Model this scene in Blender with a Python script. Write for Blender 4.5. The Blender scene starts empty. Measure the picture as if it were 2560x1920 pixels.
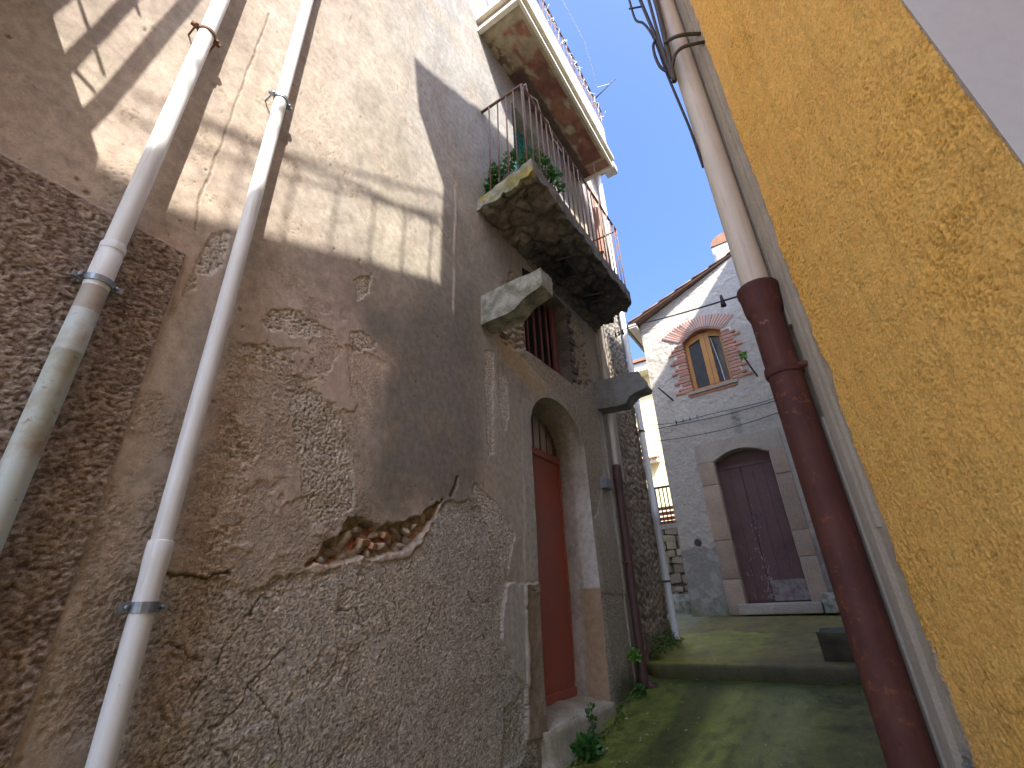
import bpy, bmesh, math, random
import numpy as np
from mathutils import Vector, Matrix

random.seed(7)
np.random.seed(7)
scene = bpy.context.scene
col = scene.collection

# ------------------------------------------------------------------ camera
cam_d = bpy.data.cameras.new('camera')
cam = bpy.data.objects.new('camera', cam_d)
col.objects.link(cam)
cam_d.sensor_width = 36.0
cam_d.lens = 16.374
cam_d.clip_start = 0.02
cam_d.clip_end = 2000
# axes: right, up, back  (eye point is the origin; Y runs up the alley, Z is up)
right = Vector((0.832, 0.553, -0.036))
down = Vector((-0.268, 0.345, -0.900))
fwd = Vector((-0.486, 0.758, 0.435))
m = Matrix.Identity(4)
for i in range(3):
    m[i][0] = right[i]; m[i][1] = -down[i]; m[i][2] = -fwd[i]
cam.matrix_world = m
scene.camera = cam

# ------------------------------------------------------------------ sky, sun, exposure
SUN = Vector((0.73, -0.68, 1.17)).normalized()          # towards the sun
sun_el = math.asin(SUN.z)
sun_az = math.atan2(SUN.x, SUN.y)
world = bpy.data.worlds.new('World')
scene.world = world
world.use_nodes = True
wn = world.node_tree
sky = wn.nodes.new('ShaderNodeTexSky')
sky.sky_type = 'NISHITA'
sky.sun_disc = False
sky.sun_elevation = sun_el
sky.sun_rotation = sun_az
sky.air_density = 0.75
sky.dust_density = 3.8
sky.ozone_density = 10.0
bg = wn.nodes['Background']
wn.links.new(sky.outputs[0], bg.inputs[0])
bg.inputs[1].default_value = 0.097
sd = bpy.data.lights.new('sun', 'SUN')
sd.energy = 2.0
sd.angle = math.radians(0.55)
sd.color = (1.0, 0.95, 0.87)
sun = bpy.data.objects.new('sun', sd)
sun.rotation_euler = SUN.to_track_quat('Z', 'Y').to_euler()
sun.location = (3, -4, 12)
col.objects.link(sun)
scene.view_settings.view_transform = 'Standard'
scene.view_settings.look = 'None'
scene.view_settings.gamma = 1.0
scene.view_settings.exposure = 2.58
scene.render.engine = 'CYCLES'
scene.cycles.max_bounces = 5
scene.cycles.diffuse_bounces = 5
scene.cycles.glossy_bounces = 2
scene.cycles.caustics_reflective = False
scene.cycles.caustics_refractive = False

# ------------------------------------------------------------------ numeric helpers
def _h(ix, iy, s):
    n = (ix.astype(np.int64) * 374761393 + iy.astype(np.int64) * 668265263 + s * 1442695041) & 0xffffffff
    n = ((n ^ (n >> 13)) * 1274126177) & 0xffffffff
    return ((n ^ (n >> 16)) & 0xffff) / 65535.0
def vn(x, y, s=0):
    ix = np.floor(x); iy = np.floor(y); fx = x - ix; fy = y - iy
    fx = fx * fx * (3 - 2 * fx); fy = fy * fy * (3 - 2 * fy)
    a = _h(ix, iy, s); b = _h(ix + 1, iy, s); c = _h(ix, iy + 1, s); d = _h(ix + 1, iy + 1, s)
    return (a * (1 - fx) + b * fx) * (1 - fy) + (c * (1 - fx) + d * fx) * fy
def fbm(x, y, s=0, o=4):
    r = 0; a = .5; t = 0
    for i in range(o):
        r = r + a * vn(x, y, s + i * 17); t += a; a *= .5
        x = x * 2.03 + 5.1; y = y * 2.03 + 3.7
    return r / t
def worley(x, y, s=0):
    ix = np.floor(x); iy = np.floor(y); best = np.full(x.shape, 9.0); second = np.full(x.shape, 9.0)
    for dx in (-1, 0, 1):
        for dy in (-1, 0, 1):
            cx = ix + dx; cy = iy + dy
            d = np.hypot(cx + _h(cx, cy, s) - x, cy + _h(cx, cy, s + 99) - y)
            second = np.where(d < best, best, np.minimum(second, d)); best = np.minimum(best, d)
    return best, second
def sm(a, b, x):
    t = np.clip((x - a) / (b - a), 0, 1); return t * t * (3 - 2 * t)
def seg_dist(px, py, pts, closed=False):
    best = np.full(px.shape, 99.0)
    n = len(pts)
    for i in range(n if closed else n - 1):
        ax, ay = pts[i]; bx, by = pts[(i + 1) % n]
        dx, dy = bx - ax, by - ay; L2 = dx * dx + dy * dy + 1e-12
        t = np.clip(((px - ax) * dx + (py - ay) * dy) / L2, 0, 1)
        best = np.minimum(best, np.hypot(px - ax - t * dx, py - ay - t * dy))
    return best
def inside(px, py, pts):
    r = np.zeros(px.shape, bool); n = len(pts)
    for i in range(n):
        ax, ay = pts[i]; bx, by = pts[(i + 1) % n]
        if ay == by: continue
        c = ((ay > py) != (by > py)) & (px < (bx - ax) * (py - ay) / (by - ay) + ax)
        r ^= c
    return r
def sdf(px, py, pts):
    xs = [p[0] for p in pts]; ys = [p[1] for p in pts]
    out = np.full(px.shape, 1.0)
    bb = (px > min(xs) - .4) & (px < max(xs) + .4) & (py > min(ys) - .4) & (py < max(ys) + .4)
    x = px[bb]; y = py[bb]
    d = seg_dist(x, y, pts, True)
    out[bb] = np.where(inside(x, y, pts), -d, d)
    return out
def pmask(px, py, pts, soft=.012, warp=.03, ws=14, s=0):
    d = sdf(px, py, pts) + warp * (fbm(px * ws, py * ws, 300 + s, 4) - .5) * 2
    return sm(soft, -soft, d)
def mixc(c, new, k):
    k = k[..., None] if hasattr(k, 'shape') else k
    return c * (1 - k) + np.array(new) * k

# ------------------------------------------------------------------ object helpers
BASE = {}
def tag(o, label=None, cat=None, group=None, kind=None):
    if label: o['label'] = label
    if cat: o['category'] = cat
    if group: o['group'] = group
    if kind: o['kind'] = kind
    return o
def thing(name, label, cat, loc, group=None):
    o = bpy.data.objects.new(name, None); o.empty_display_size = .1
    o.location = loc; col.objects.link(o); BASE[o.name] = Vector(loc)
    return tag(o, label, cat, group)
def link(name, me, parent):
    o = bpy.data.objects.new(name, me); col.objects.link(o)
    if parent is not None: o.parent = parent
    return o
def obj(name, verts, faces, mat, parent=None, smooth=False):
    """world-space verts; origin is moved to the parent thing's base, or to the mesh base when top-level"""
    v = np.asarray([tuple(p) for p in verts], float).reshape(-1, 3)
    if parent is not None: b = np.array(BASE[parent.name])
    else: b = np.array([v[:, 0].mean(), v[:, 1].mean(), v[:, 2].min()])
    me = bpy.data.meshes.new(name)
    me.from_pydata([tuple(p) for p in (v - b)], [], [tuple(f) for f in faces])
    me.materials.append(mat); me.update()
    if smooth: me.polygons.foreach_set('use_smooth', [True] * len(me.polygons))
    o = link(name, me, parent)
    if parent is None: o.location = b
    BASE[o.name] = Vector(b)
    return o
class MB:
    def __init__(s): s.v = []; s.f = []
    def add(s, v, f):
        k = len(s.v); s.v += [tuple(p) for p in v]; s.f += [tuple(i + k for i in q) for q in f]; return s
    def box(s, x0, x1, y0, y1, z0, z1):
        return s.add([(x0,y0,z0),(x1,y0,z0),(x1,y1,z0),(x0,y1,z0),(x0,y0,z1),(x1,y0,z1),(x1,y1,z1),(x0,y1,z1)],
                     [(3,2,1,0),(4,5,6,7),(0,1,5,4),(1,2,6,5),(2,3,7,6),(3,0,4,7)])
    def bbox(s, x0, x1, y0, y1, z0, z1, b=.006):
        """box with chamfered edges"""
        bm = bmesh.new(); bmesh.ops.create_cube(bm, size=1)
        for v in bm.verts:
            v.co = Vector(((x0+x1)/2 + v.co.x*(x1-x0), (y0+y1)/2 + v.co.y*(y1-y0), (z0+z1)/2 + v.co.z*(z1-z0)))
        bmesh.ops.bevel(bm, geom=bm.edges[:], offset=b, segments=2, affect='EDGES', profile=.6)
        bm.verts.index_update()
        s.add([v.co[:] for v in bm.verts], [[v.index for v in f.verts] for f in bm.faces]); bm.free(); return s
    def tube(s, pts, r, n=8, cap=True):
        pts = [Vector(p) for p in pts]; rs = r if isinstance(r, (list, tuple)) else [r] * len(pts)
        k0 = len(s.v); up = Vector((0.123, 0.3, 1)).normalized(); prev = None
        for i, p in enumerate(pts):
            t = (pts[min(i+1, len(pts)-1)] - pts[max(i-1, 0)])
            if t.length < 1e-9: t = prev or Vector((0,0,1))
            t.normalize(); prev = t
            a = t.cross(up)
            if a.length < .05: a = t.cross(Vector((1,0,0)))
            a.normalize(); b = t.cross(a)
            for j in range(n):
                th = 2*math.pi*j/n
                s.v.append(tuple(p + (a*math.cos(th) + b*math.sin(th)) * rs[i]))
        for i in range(len(pts)-1):
            for j in range(n):
                s.f.append((k0+i*n+j, k0+i*n+(j+1)%n, k0+(i+1)*n+(j+1)%n, k0+(i+1)*n+j))
        if cap:
            s.f.append(tuple(k0+j for j in range(n))[::-1]); s.f.append(tuple(k0+(len(pts)-1)*n+j for j in range(n)))
        return s
    def lathe(s, prof, ax0, ax1=None, n=24):
        """prof = [(z, r)...] about a near-vertical axis; ax0 = (x,y) at z=0, ax1 = d(x,y)/dz"""
        d = ax1 or (0, 0); k0 = len(s.v)
        for z, r in prof:
            for j in range(n):
                th = 2*math.pi*j/n
                s.v.append((ax0[0]+d[0]*z+r*math.cos(th), ax0[1]+d[1]*z+r*math.sin(th), z))
        for i in range(len(prof)-1):
            for j in range(n):
                s.f.append((k0+i*n+j, k0+i*n+(j+1)%n, k0+(i+1)*n+(j+1)%n, k0+(i+1)*n+j))
        return s
    def prism(s, poly, axis, a0, a1):
        """poly of 2-tuples extruded along axis ('x','y','z') from a0 to a1"""
        def mk(p, a):
            return {'x': (a, p[0], p[1]), 'y': (p[0], a, p[1]), 'z': (p[0], p[1], a)}[axis]
        n = len(poly); k = [mk(p, a0) for p in poly] + [mk(p, a1) for p in poly]
        return s.add(k, [tuple(range(n))[::-1], tuple(range(n, 2*n))] + [(i, (i+1) % n, n+(i+1) % n, n+i) for i in range(n)])
    def build(s, name, mat, parent=None, smooth=False): return obj(name, s.v, s.f, mat, parent, smooth)
def fix_normals(o):
    bm = bmesh.new(); bm.from_mesh(o.data); bmesh.ops.recalc_face_normals(bm, faces=bm.faces[:]); bm.to_mesh(o.data); bm.free(); return o
def smooth_by_angle(o, deg=35):
    o.data.polygons.foreach_set('use_smooth', [True]*len(o.data.polygons))
    bm = bmesh.new(); bm.from_mesh(o.data)
    for e in bm.edges:
        if len(e.link_faces) == 2 and e.calc_face_angle(0) > math.radians(deg): e.smooth = False
    bm.to_mesh(o.data); bm.free(); return o
def rough_solid(mb, name, mat, parent, cuts=3, amp=.006, sc=9, seed=0, smooth=True):
    """subdivide a closed shape and roughen it: worn stone, broken concrete"""
    o = mb.build(name, mat, parent)
    bm = bmesh.new(); bm.from_mesh(o.data)
    bmesh.ops.recalc_face_normals(bm, faces=bm.faces[:])
    bmesh.ops.subdivide_edges(bm, edges=bm.edges[:], cuts=cuts, use_grid_fill=True)
    bmesh.ops.triangulate(bm, faces=[f for f in bm.faces if len(f.verts) > 4])
    bm.normal_update()
    from mathutils import noise as mn
    mv = [(v, v.normal.copy()) for v in bm.verts]
    for v, nn in mv:
        k = mn.fractal(v.co * sc + Vector((seed*3.1, 0, 0)), 1.0, 2.0, 4) + .5*mn.noise(v.co * sc * .35 + Vector((0, seed, 0)))
        v.co += nn * k * amp
    bm.to_mesh(o.data); bm.free()
    if smooth: o.data.polygons.foreach_set('use_smooth', [True]*len(o.data.polygons))
    return o

def heightfield(name, us, vs, pos, h, colr, rg, mat, parent, holes=(), smooth=True, mask=None):
    """us, vs: 1-D coordinates; pos(u, v, h) -> xyz arrays; holes: polygons in (u, v) cut out of the sheet"""
    U, V = np.meshgrid(us, vs, indexing='ij'); U = U.copy(); V = V.copy()
    nu, nv = U.shape
    cu = (U[:-1, :-1] + U[1:, 1:]) / 2; cv = (V[:-1, :-1] + V[1:, 1:]) / 2
    keep = np.ones(cu.shape, bool) if mask is None else mask(cu, cv)
    for poly in holes:
        ins = inside(cu, cv, poly); keep &= ~ins
        tr = np.zeros((nu, nv), bool); tk = np.zeros((nu, nv), bool)
        for a in (0, 1):
            for b in (0, 1):
                tr[a:nu-1+a, b:nv-1+b] |= ins; tk[a:nu-1+a, b:nv-1+b] |= ~ins
        bd = tr & tk
        x = U[bd]; y = V[bd]; best = np.full(x.shape, 99.); qx = x.copy(); qy = y.copy()
        for i in range(len(poly)):
            ax, ay = poly[i]; bx, by = poly[(i+1) % len(poly)]; dx, dy = bx-ax, by-ay
            t = np.clip(((x-ax)*dx + (y-ay)*dy) / (dx*dx+dy*dy+1e-12), 0, 1)
            d = np.hypot(x-ax-t*dx, y-ay-t*dy); k = d < best
            best = np.where(k, d, best); qx = np.where(k, ax+t*dx, qx); qy = np.where(k, ay+t*dy, qy)
        U[bd] = qx; V[bd] = qy
    X, Y, Z = pos(U, V, h)
    co = np.stack([X, Y, Z], -1).reshape(-1, 3)
    b = np.array(BASE[parent.name]) if parent is not None else np.array([co[:, 0].mean(), co[:, 1].mean(), co[:, 2].min()])
    idx = np.arange(nu*nv).reshape(nu, nv)
    q = np.stack([idx[:-1, :-1], idx[1:, :-1], idx[1:, 1:], idx[:-1, 1:]], -1)[keep]
    used = np.unique(q); remap = np.full(nu*nv, -1); remap[used] = np.arange(len(used)); q = remap[q]
    me = bpy.data.meshes.new(name)
    me.vertices.add(len(used)); me.vertices.foreach_set('co', (co[used] - b).astype(np.float32).ravel())
    me.loops.add(q.size); me.loops.foreach_set('vertex_index', q.astype(np.int32).ravel())
    me.polygons.add(len(q)); me.polygons.foreach_set('loop_start', np.arange(0, q.size, 4, dtype=np.int32))
    me.polygons.foreach_set('use_smooth', np.full(len(q), smooth))
    me.materials.append(mat)
    me.update(calc_edges=True); me.validate()
    if colr is not None:
        a = me.color_attributes.new('col', 'FLOAT_COLOR', 'POINT')
        c4 = np.concatenate([colr.reshape(-1, 3)[used], np.ones((len(used), 1))], 1)
        a.data.foreach_set('color', c4.astype(np.float32).ravel())
    if rg is not None:
        a = me.attributes.new('rg', 'FLOAT', 'POINT'); a.data.foreach_set('value', rg.reshape(-1)[used].astype(np.float32))
    o = link(name, me, parent)
    if parent is None: o.location = b
    BASE[o.name] = Vector(b)
    return o

# ------------------------------------------------------------------ materials
def nodes(name):
    mt = bpy.data.materials.new(name); mt.use_nodes = True
    nt = mt.node_tree; return mt, nt, nt.nodes['Principled BSDF']
def N(nt, t, **kw):
    n = nt.nodes.new(t)
    for k, v in kw.items():
        if k.startswith('i_'): n.inputs[k[2:].replace('_', ' ')].default_value = v
        else: setattr(n, k, v)
    return n
def noise(nt, vec, scale, detail=5, rough=.6, dist=0):
    n = N(nt, 'ShaderNodeTexNoise'); n.inputs['Scale'].default_value = scale; n.inputs['Detail'].default_value = detail
    n.inputs['Roughness'].default_value = rough; n.inputs['Distortion'].default_value = dist
    if vec is not None: nt.links.new(vec, n.inputs['Vector'])
    return n.outputs['Fac']
def ramp(nt, fac, stops):
    r = N(nt, 'ShaderNodeValToRGB'); nt.links.new(fac, r.inputs['Fac'])
    e = r.color_ramp.elements
    while len(e) < len(stops): e.new(.5)
    for i, (p, c) in enumerate(stops):
        e[i].position = p; e[i].color = (c, c, c, 1) if isinstance(c, (int, float)) else (*c, 1)
    return r.outputs['Color']
def mix(nt, fac, a, b, mode='MIX'):
    n = N(nt, 'ShaderNodeMix', data_type='RGBA', blend_type=mode)
    for s, v in ((n.inputs[0], fac), (n.inputs[6], a), (n.inputs[7], b)):
        if isinstance(v, (int, float)): s.default_value = v
        elif isinstance(v, tuple): s.default_value = (*v, 1)
        else: nt.links.new(v, s)
    return n.outputs[2]
def math_(nt, op, a, b=None):
    n = N(nt, 'ShaderNodeMath', operation=op)
    for s, v in ((n.inputs[0], a), (n.inputs[1], b)):
        if v is None: continue
        if isinstance(v, (int, float)): s.default_value = v
        else: nt.links.new(v, s)
    return n.outputs[0]
def bump(nt, bsdf, h, strength, dist):
    b = N(nt, 'ShaderNodeBump'); b.inputs['Distance'].default_value = dist
    if isinstance(strength, (int, float)): b.inputs['Strength'].default_value = strength
    else: nt.links.new(strength, b.inputs['Strength'])
    nt.links.new(h, b.inputs['Height']); nt.links.new(b.outputs[0], bsdf.inputs['Normal'])
def objvec(nt):
    return N(nt, 'ShaderNodeTexCoord').outputs['Object']

def wall_mat(name, bscale=150, bdist=.008, rough=.92, var=(.72, 1.22)):
    """plaster driven by the mesh's own colour and roughness attributes"""
    mt, nt, b = nodes(name); v = objvec(nt)
    a = N(nt, 'ShaderNodeAttribute', attribute_name='col'); r = N(nt, 'ShaderNodeAttribute', attribute_name='rg')
    n1 = noise(nt, v, 23, 4, .65); n2 = noise(nt, v, 150, 3, .75)
    c = mix(nt, 1.0, a.outputs['Color'], ramp(nt, n1, [(.25, var[0]), (.75, var[1])]), 'MULTIPLY')
    k = math_(nt, 'MULTIPLY', r.outputs['Fac'], .55)
    c = mix(nt, math_(nt, 'ADD', k, .12), c, mix(nt, 1.0, c, ramp(nt, n2, [(.3, .45), (.7, 1.5)]), 'MULTIPLY'))
    nt.links.new(c, b.inputs['Base Color']); b.inputs['Roughness'].default_value = rough
    b.inputs['Specular IOR Level'].default_value = .25
    nb = noise(nt, v, bscale, 4, .68)
    bump(nt, b, nb, math_(nt, 'ADD', math_(nt, 'MULTIPLY', r.outputs['Fac'], .75), .1), bdist)
    return mt
def simple(name, color, rough=.7, c2=None, scale=8, lo=.4, hi=.65, bs=60, bd=.003, bstr=.5, metal=0, fine=.25, spec=.4, detail=4):
    mt, nt, b = nodes(name); v = objvec(nt)
    c = mix(nt, ramp(nt, noise(nt, v, scale, detail, .62), [(lo, 0.0), (hi, 1.0)]), color, c2 or tuple(x*.7 for x in color))
    f = noise(nt, v, scale*14, 2, .7)
    c = mix(nt, fine, c, mix(nt, 1.0, c, ramp(nt, f, [(.3, .4), (.7, 1.6)]), 'MULTIPLY'))
    nt.links.new(c, b.inputs['Base Color'])
    b.inputs['Roughness'].default_value = rough; b.inputs['Metallic'].default_value = metal
    b.inputs['Specular IOR Level'].default_value = spec
    if bstr: bump(nt, b, noise(nt, v, bs, 4, .62), bstr, bd)
    return mt
def vary(mt, amt=.25):
    """each object a slightly different tone"""
    nt = mt.node_tree; b = nt.nodes['Principled BSDF']; l = b.inputs['Base Color'].links[0]; src = l.from_socket
    oi = N(nt, 'ShaderNodeObjectInfo')
    k = ramp(nt, oi.outputs['Random'], [(0, 1-amt), (1, 1+amt)])
    nt.links.new(mix(nt, 1.0, src, k, 'MULTIPLY'), b.inputs['Base Color']); return mt

M = {}
M['wall'] = wall_mat('old_plaster')
M['yellow'] = wall_mat('yellow_roughcast', 130, .005, .85, (.88, 1.1))
M['grey_render'] = wall_mat('grey_trowelled_render', 30, .012, .92, (.8, 1.15))
M['white_plaster'] = simple('smooth_white_plaster', (.80, .77, .73), .75, (.78, .70, .65), 2.5, .3, .8, 40, .001, .15, fine=.04)
M['pvc'] = simple('white_pvc', (.80, .81, .82), .35, (.74, .75, .75), 5, .35, .75, 60, .0006, .2, fine=.05, spec=.5)
M['pvc_old'] = simple('stained_pvc', (.62, .66, .64), .5, (.36, .27, .18), 6, .5, .8, 60, .001, .3, fine=.12)
M['pvc_warm'] = simple('ivory_pvc', (.68, .60, .50), .42, (.62, .54, .44), 6, .35, .8, 60, .0008, .2, fine=.06)
M['rustpipe'] = simple('oxide_red_iron', (.105, .034, .026), .48, (.165, .055, .026), 7, .52, .75, 45, .0025, .5, fine=.25, spec=.45)
M['brownpipe'] = simple('brown_painted_pipe', (.10, .045, .038), .5, (.075, .035, .03), 7, .4, .7, 45, .002, .4, fine=.2)
M['zinc'] = simple('galvanised_clamp', (.32, .36, .40), .4, (.22, .25, .28), 30, .4, .7, 120, .0008, .3, metal=.7)
M['rust'] = simple('rusty_iron', (.19, .085, .045), .75, (.10, .05, .032), 30, .4, .65, 150, .0015, .6)
M['iron'] = simple('dark_iron', (.045, .04, .04), .6, (.09, .06, .045), 40, .45, .7, 150, .001, .5)
M['railrust'] = simple('brown_railing_paint', (.155, .085, .062), .6, (.24, .14, .10), 25, .45, .7, 150, .001, .5)
M['red_door'] = simple('red_oxide_door_paint', (.43, .10, .06), .5, (.33, .115, .085), 2.2, .35, .7, 30, .0012, .25, fine=.08, spec=.5)
M['dark_room'] = simple('dark_interior', (.022, .016, .014), .9, (.012, .01, .01), 5)  # near-black backing, the dark of unlit rooms put into the colour
M['maroon'] = simple('maroon_bars', (.27, .10, .09), .5, (.20, .07, .065), 25, .4, .7, 120, .001, .4)
M['stone'] = simple('weathered_sandstone', (.36, .345, .28), .9, (.16, .155, .11), 11, .38, .62, 55, .006, .8, fine=.5)
M['stone_dark'] = simple('grey_corbel_stone', (.27, .26, .24), .88, (.15, .14, .125), 8, .35, .7, 45, .006, .6, fine=.35)
M['tan_stone'] = simple('tan_doorway_stone', (.26, .185, .125), .9, (.20, .15, .11), 5, .35, .7, 70, .004, .5, fine=.3)
M['soot'] = simple('sooty_slab_stone', (.075, .066, .055), .95, (.022, .02, .02), 3.2, .38, .6, 28, .012, .9, fine=.5)
M['rubble'] = vary(simple('rubble_stone', (.50, .40, .28), .92, (.36, .28, .20), 16, .35, .65, 60, .006, .8, fine=.45), .3)
M['rubble_brown'] = vary(simple('brown_rubble_stone', (.40, .31, .20), .92, (.28, .21, .14), 9, .35, .65, 40, .006, .8, fine=.4), .3)
M['brick'] = vary(simple('terracotta_brick', (.50, .235, .155), .88, (.40, .18, .12), 18, .35, .7, 70, .004, .6, fine=.3), .22)
M['brick_dust'] = simple('dusty_red_brick', (.50, .20, .11), .92, (.46, .31, .21), 22, .35, .65, 70, .004, .6)
M['brick_grey'] = vary(simple('dusty_brick', (.17, .135, .115), .9, (.12, .09, .08), 18, .35, .7, 70, .004, .6, fine=.3), .2)
M['mortar'] = simple('pale_mortar', (.66, .63, .58), .9, (.56, .53, .49), 15, .35, .7, 60, .005, .7)
M['doorwood'] = simple('faded_maroon_door', (.115, .060, .054), .7, (.08, .042, .04), 2.6, .35, .7, 50, .003, .5, fine=.25)
M['pinewood'] = simple('varnished_pine', (.52, .25, .065), .4, (.42, .19, .05), 4, .35, .7, 40, .0015, .3, fine=.1, spec=.5)
M['lintel'] = simple('door_surround_stone', (.37, .315, .25), .88, (.28, .235, .185), 4, .35, .7, 50, .004, .5, fine=.3)
M['jamb_brown'] = vary(simple('brown_jamb_stone', (.33, .24, .17), .88, (.26, .19, .14), 4, .35, .7, 50, .004, .5, fine=.3), .1)
M['tile'] = vary(simple('roof_tile', (.42, .19, .11), .85, (.27, .14, .09), 9, .35, .7, 40, .004, .5), .2)
M['tile_dark'] = vary(simple('weathered_tile', (.24, .14, .10), .88, (.14, .09, .07), 9, .35, .7, 40, .004, .5), .2)
M['lit_white'] = simple('limewashed_render', (.74, .72, .66), .9, (.66, .63, .56), 3, .3, .7, 14, .012, .6, fine=.15)
M['cream_house'] = simple('cream_render', (.82, .70, .38), .9, (.78, .64, .32), 1.5, .3, .8, 20, .004, .3, fine=.06)
M['soffit'] = None
M['fillet'] = simple('white_painted_moulding', (.74, .70, .58), .7, (.60, .54, .42), 12, .45, .75, 60, .002, .4, fine=.12)
M['teal'] = simple('teal_shutter', (.035, .24, .22), .5, (.03, .18, .17), 6, .35, .7, 40, .001, .3)
M['pink_panel'] = simple('pink_fabric', (.42, .36, .42), .8, (.5, .45, .5), 6, .35, .7, 40, .002, .3)
M['string'] = simple('white_cord', (.78, .78, .80), .6, (.7, .7, .72), 30, bstr=0)
M['cable'] = simple('black_cable', (.028, .026, .03), .55, (.05, .045, .05), 30, bstr=0)
M['cable_br'] = simple('brown_cable', (.085, .07, .055), .6, (.06, .05, .045), 30, bstr=0)
M['pot'] = simple('grey_plastic_pot', (.10, .11, .125), .55, (.07, .075, .085), 8, bstr=.1)
M['trunk'] = simple('beige_trunking', (.50, .42, .315), .7, (.42, .35, .26), 7, .35, .7, 60, .001, .3, fine=.15)
M['box_grey'] = simple('lilac_grey_metal', (.24, .23, .27), .5, (.19, .18, .2), 12)
M['glass'] = simple('window_glass', (.05, .052, .055), .08, (.035, .036, .04), 3, bstr=0, fine=0, spec=.7)
M['curtain'] = simple('lace_curtain', (.32, .31, .30), .9, (.22, .215, .21), 6)
M['gutter_w'] = simple('pale_gutter', (.55, .54, .52), .6, (.45, .40, .36), 12)
M['soil'] = simple('earth', (.16, .13, .09), .95, (.11, .09, .06), 2)
def pipe_mat(name, c1, c2, c3, rough):
    mt, nt, b = nodes(name); v = objvec(nt)
    mp = N(nt, 'ShaderNodeMapping'); mp.inputs['Scale'].default_value = (1, 1, .06); nt.links.new(v, mp.inputs[0])
    st = noise(nt, mp.outputs[0], 60, 3, .6); bl = noise(nt, v, 4, 4, .6); sp = noise(nt, v, 45, 3, .7)
    c = mix(nt, ramp(nt, bl, [(.35, 0.0), (.75, 1.0)]), c1, c2)
    c = mix(nt, math_(nt, 'MULTIPLY', ramp(nt, st, [(.52, 0.0), (.72, 1.0)]), .55), c, c3)
    c = mix(nt, math_(nt, 'MULTIPLY', ramp(nt, sp, [(.66, 0.0), (.74, 1.0)]), .6), c, c3)
    nt.links.new(c, b.inputs['Base Color']); nt.links.new(ramp(nt, bl, [(.3, rough), (.7, rough+.2)]), b.inputs['Roughness'])
    bump(nt, b, sp, .15, .0008); return mt
M['pvc'] = pipe_mat('grimy_white_pvc', (.80, .81, .81), (.74, .75, .74), (.56, .53, .46), .35)
M['pvc_warm'] = pipe_mat('grimy_ivory_pvc', (.68, .60, .50), (.62, .54, .44), (.48, .38, .28), .42)
def leafmat(name, c, c2):
    mt, nt, b = nodes(name); v = objvec(nt)
    cc = mix(nt, ramp(nt, noise(nt, v, 25, 3), [(.35, 0.0), (.65, 1.0)]), c, c2)
    nt.links.new(cc, b.inputs['Base Color']); b.inputs['Roughness'].default_value = .5
    b.inputs['Subsurface Weight'].default_value = 0
    tr = N(nt, 'ShaderNodeBsdfTranslucent'); nt.links.new(cc, tr.inputs[0])
    ms = N(nt, 'ShaderNodeMixShader'); ms.inputs[0].default_value = .3
    out = nt.nodes['Material Output']
    nt.links.new(b.outputs[0], ms.inputs[1]); nt.links.new(tr.outputs[0], ms.inputs[2]); nt.links.new(ms.outputs[0], out.inputs[0])
    return mt
M['leaf'] = leafmat('green_leaf', (.07, .20, .03), (.035, .11, .02))
M['leaf_bright'] = leafmat('fresh_leaf', (.16, .36, .04), (.09, .26, .03))  # brighter green than the other leaf
M['moss'] = leafmat('moss', (.15, .20, .03), (.08, .12, .025))

def soffit_mat():
    """flaking red paint over beige limewash, soot along the wall side"""
    mt, nt, b = nodes('flaking_red_soffit'); v = objvec(nt)
    sx = N(nt, 'ShaderNodeSeparateXYZ'); nt.links.new(v, sx.inputs[0])
    a = N(nt, 'ShaderNodeAttribute', attribute_name='col')
    n = noise(nt, v, 9, 8, .65)
    c = mix(nt, 1.0, a.outputs['Color'], ramp(nt, n, [(.3, .7), (.7, 1.25)]), 'MULTIPLY')
    nt.links.new(c, b.inputs['Base Color']); b.inputs['Roughness'].default_value = .9
    bump(nt, b, noise(nt, v, 60, 6, .6), .5, .004); return mt
M['soffit'] = soffit_mat()
def ground_mat():
    mt, nt, b = nodes('mossy_concrete'); v = objvec(nt)
    a = N(nt, 'ShaderNodeAttribute', attribute_name='col')
    n1 = noise(nt, v, 14, 5, .7); n2 = noise(nt, v, 95, 4, .75)
    c = mix(nt, 1.0, a.outputs['Color'], ramp(nt, n1, [(.28, .62), (.72, 1.35)]), 'MULTIPLY')
    c = mix(nt, .7, c, mix(nt, 1.0, c, ramp(nt, n2, [(.3, .45), (.7, 1.5)]), 'MULTIPLY'))
    nt.links.new(c, b.inputs['Base Color'])
    nt.links.new(ramp(nt, n1, [(.3, .38), (.7, .75)]), b.inputs['Roughness'])
    b.inputs['Specular IOR Level'].default_value = .35
    bump(nt, b, noise(nt, v, 70, 4, .65), .6, .008); return mt
M['ground'] = ground_mat()

WX = -1.75                                             # plane of the old house front

# =================================================================== THE OLD HOUSE ON THE LEFT
old = thing('old_house', 'tall old house with peeling beige plaster, an arched red doorway and two balconies', 'house', (WX, 1.6, -1.3))

def arc_pts(x0, x1, zs, zt, n=14):
    c = (x0+x1)/2; return [(c - (x1-x0)/2*math.cos(math.pi*i/n), zs + (zt-zs)*math.sin(math.pi*i/n)) for i in range(n+1)]
DOOR = [(2.955, -.66), (2.97, .3), (2.975, .9)] + arc_pts(2.98, 3.98, 1.30, 1.68)[0:] + [(3.975, .7), (3.985, .13), (3.95, -.66)]
WIN = [(2.97, 1.98), (2.97, 2.35), (2.98, 2.88), (3.2, 2.93), (3.5, 2.95), (3.86, 2.93), (3.87, 2.4), (3.85, 2.0)]
BDOOR = [(2.95, 3.16), (2.95, 5.3), (3.85, 5.3), (3.85, 3.16)]

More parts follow.
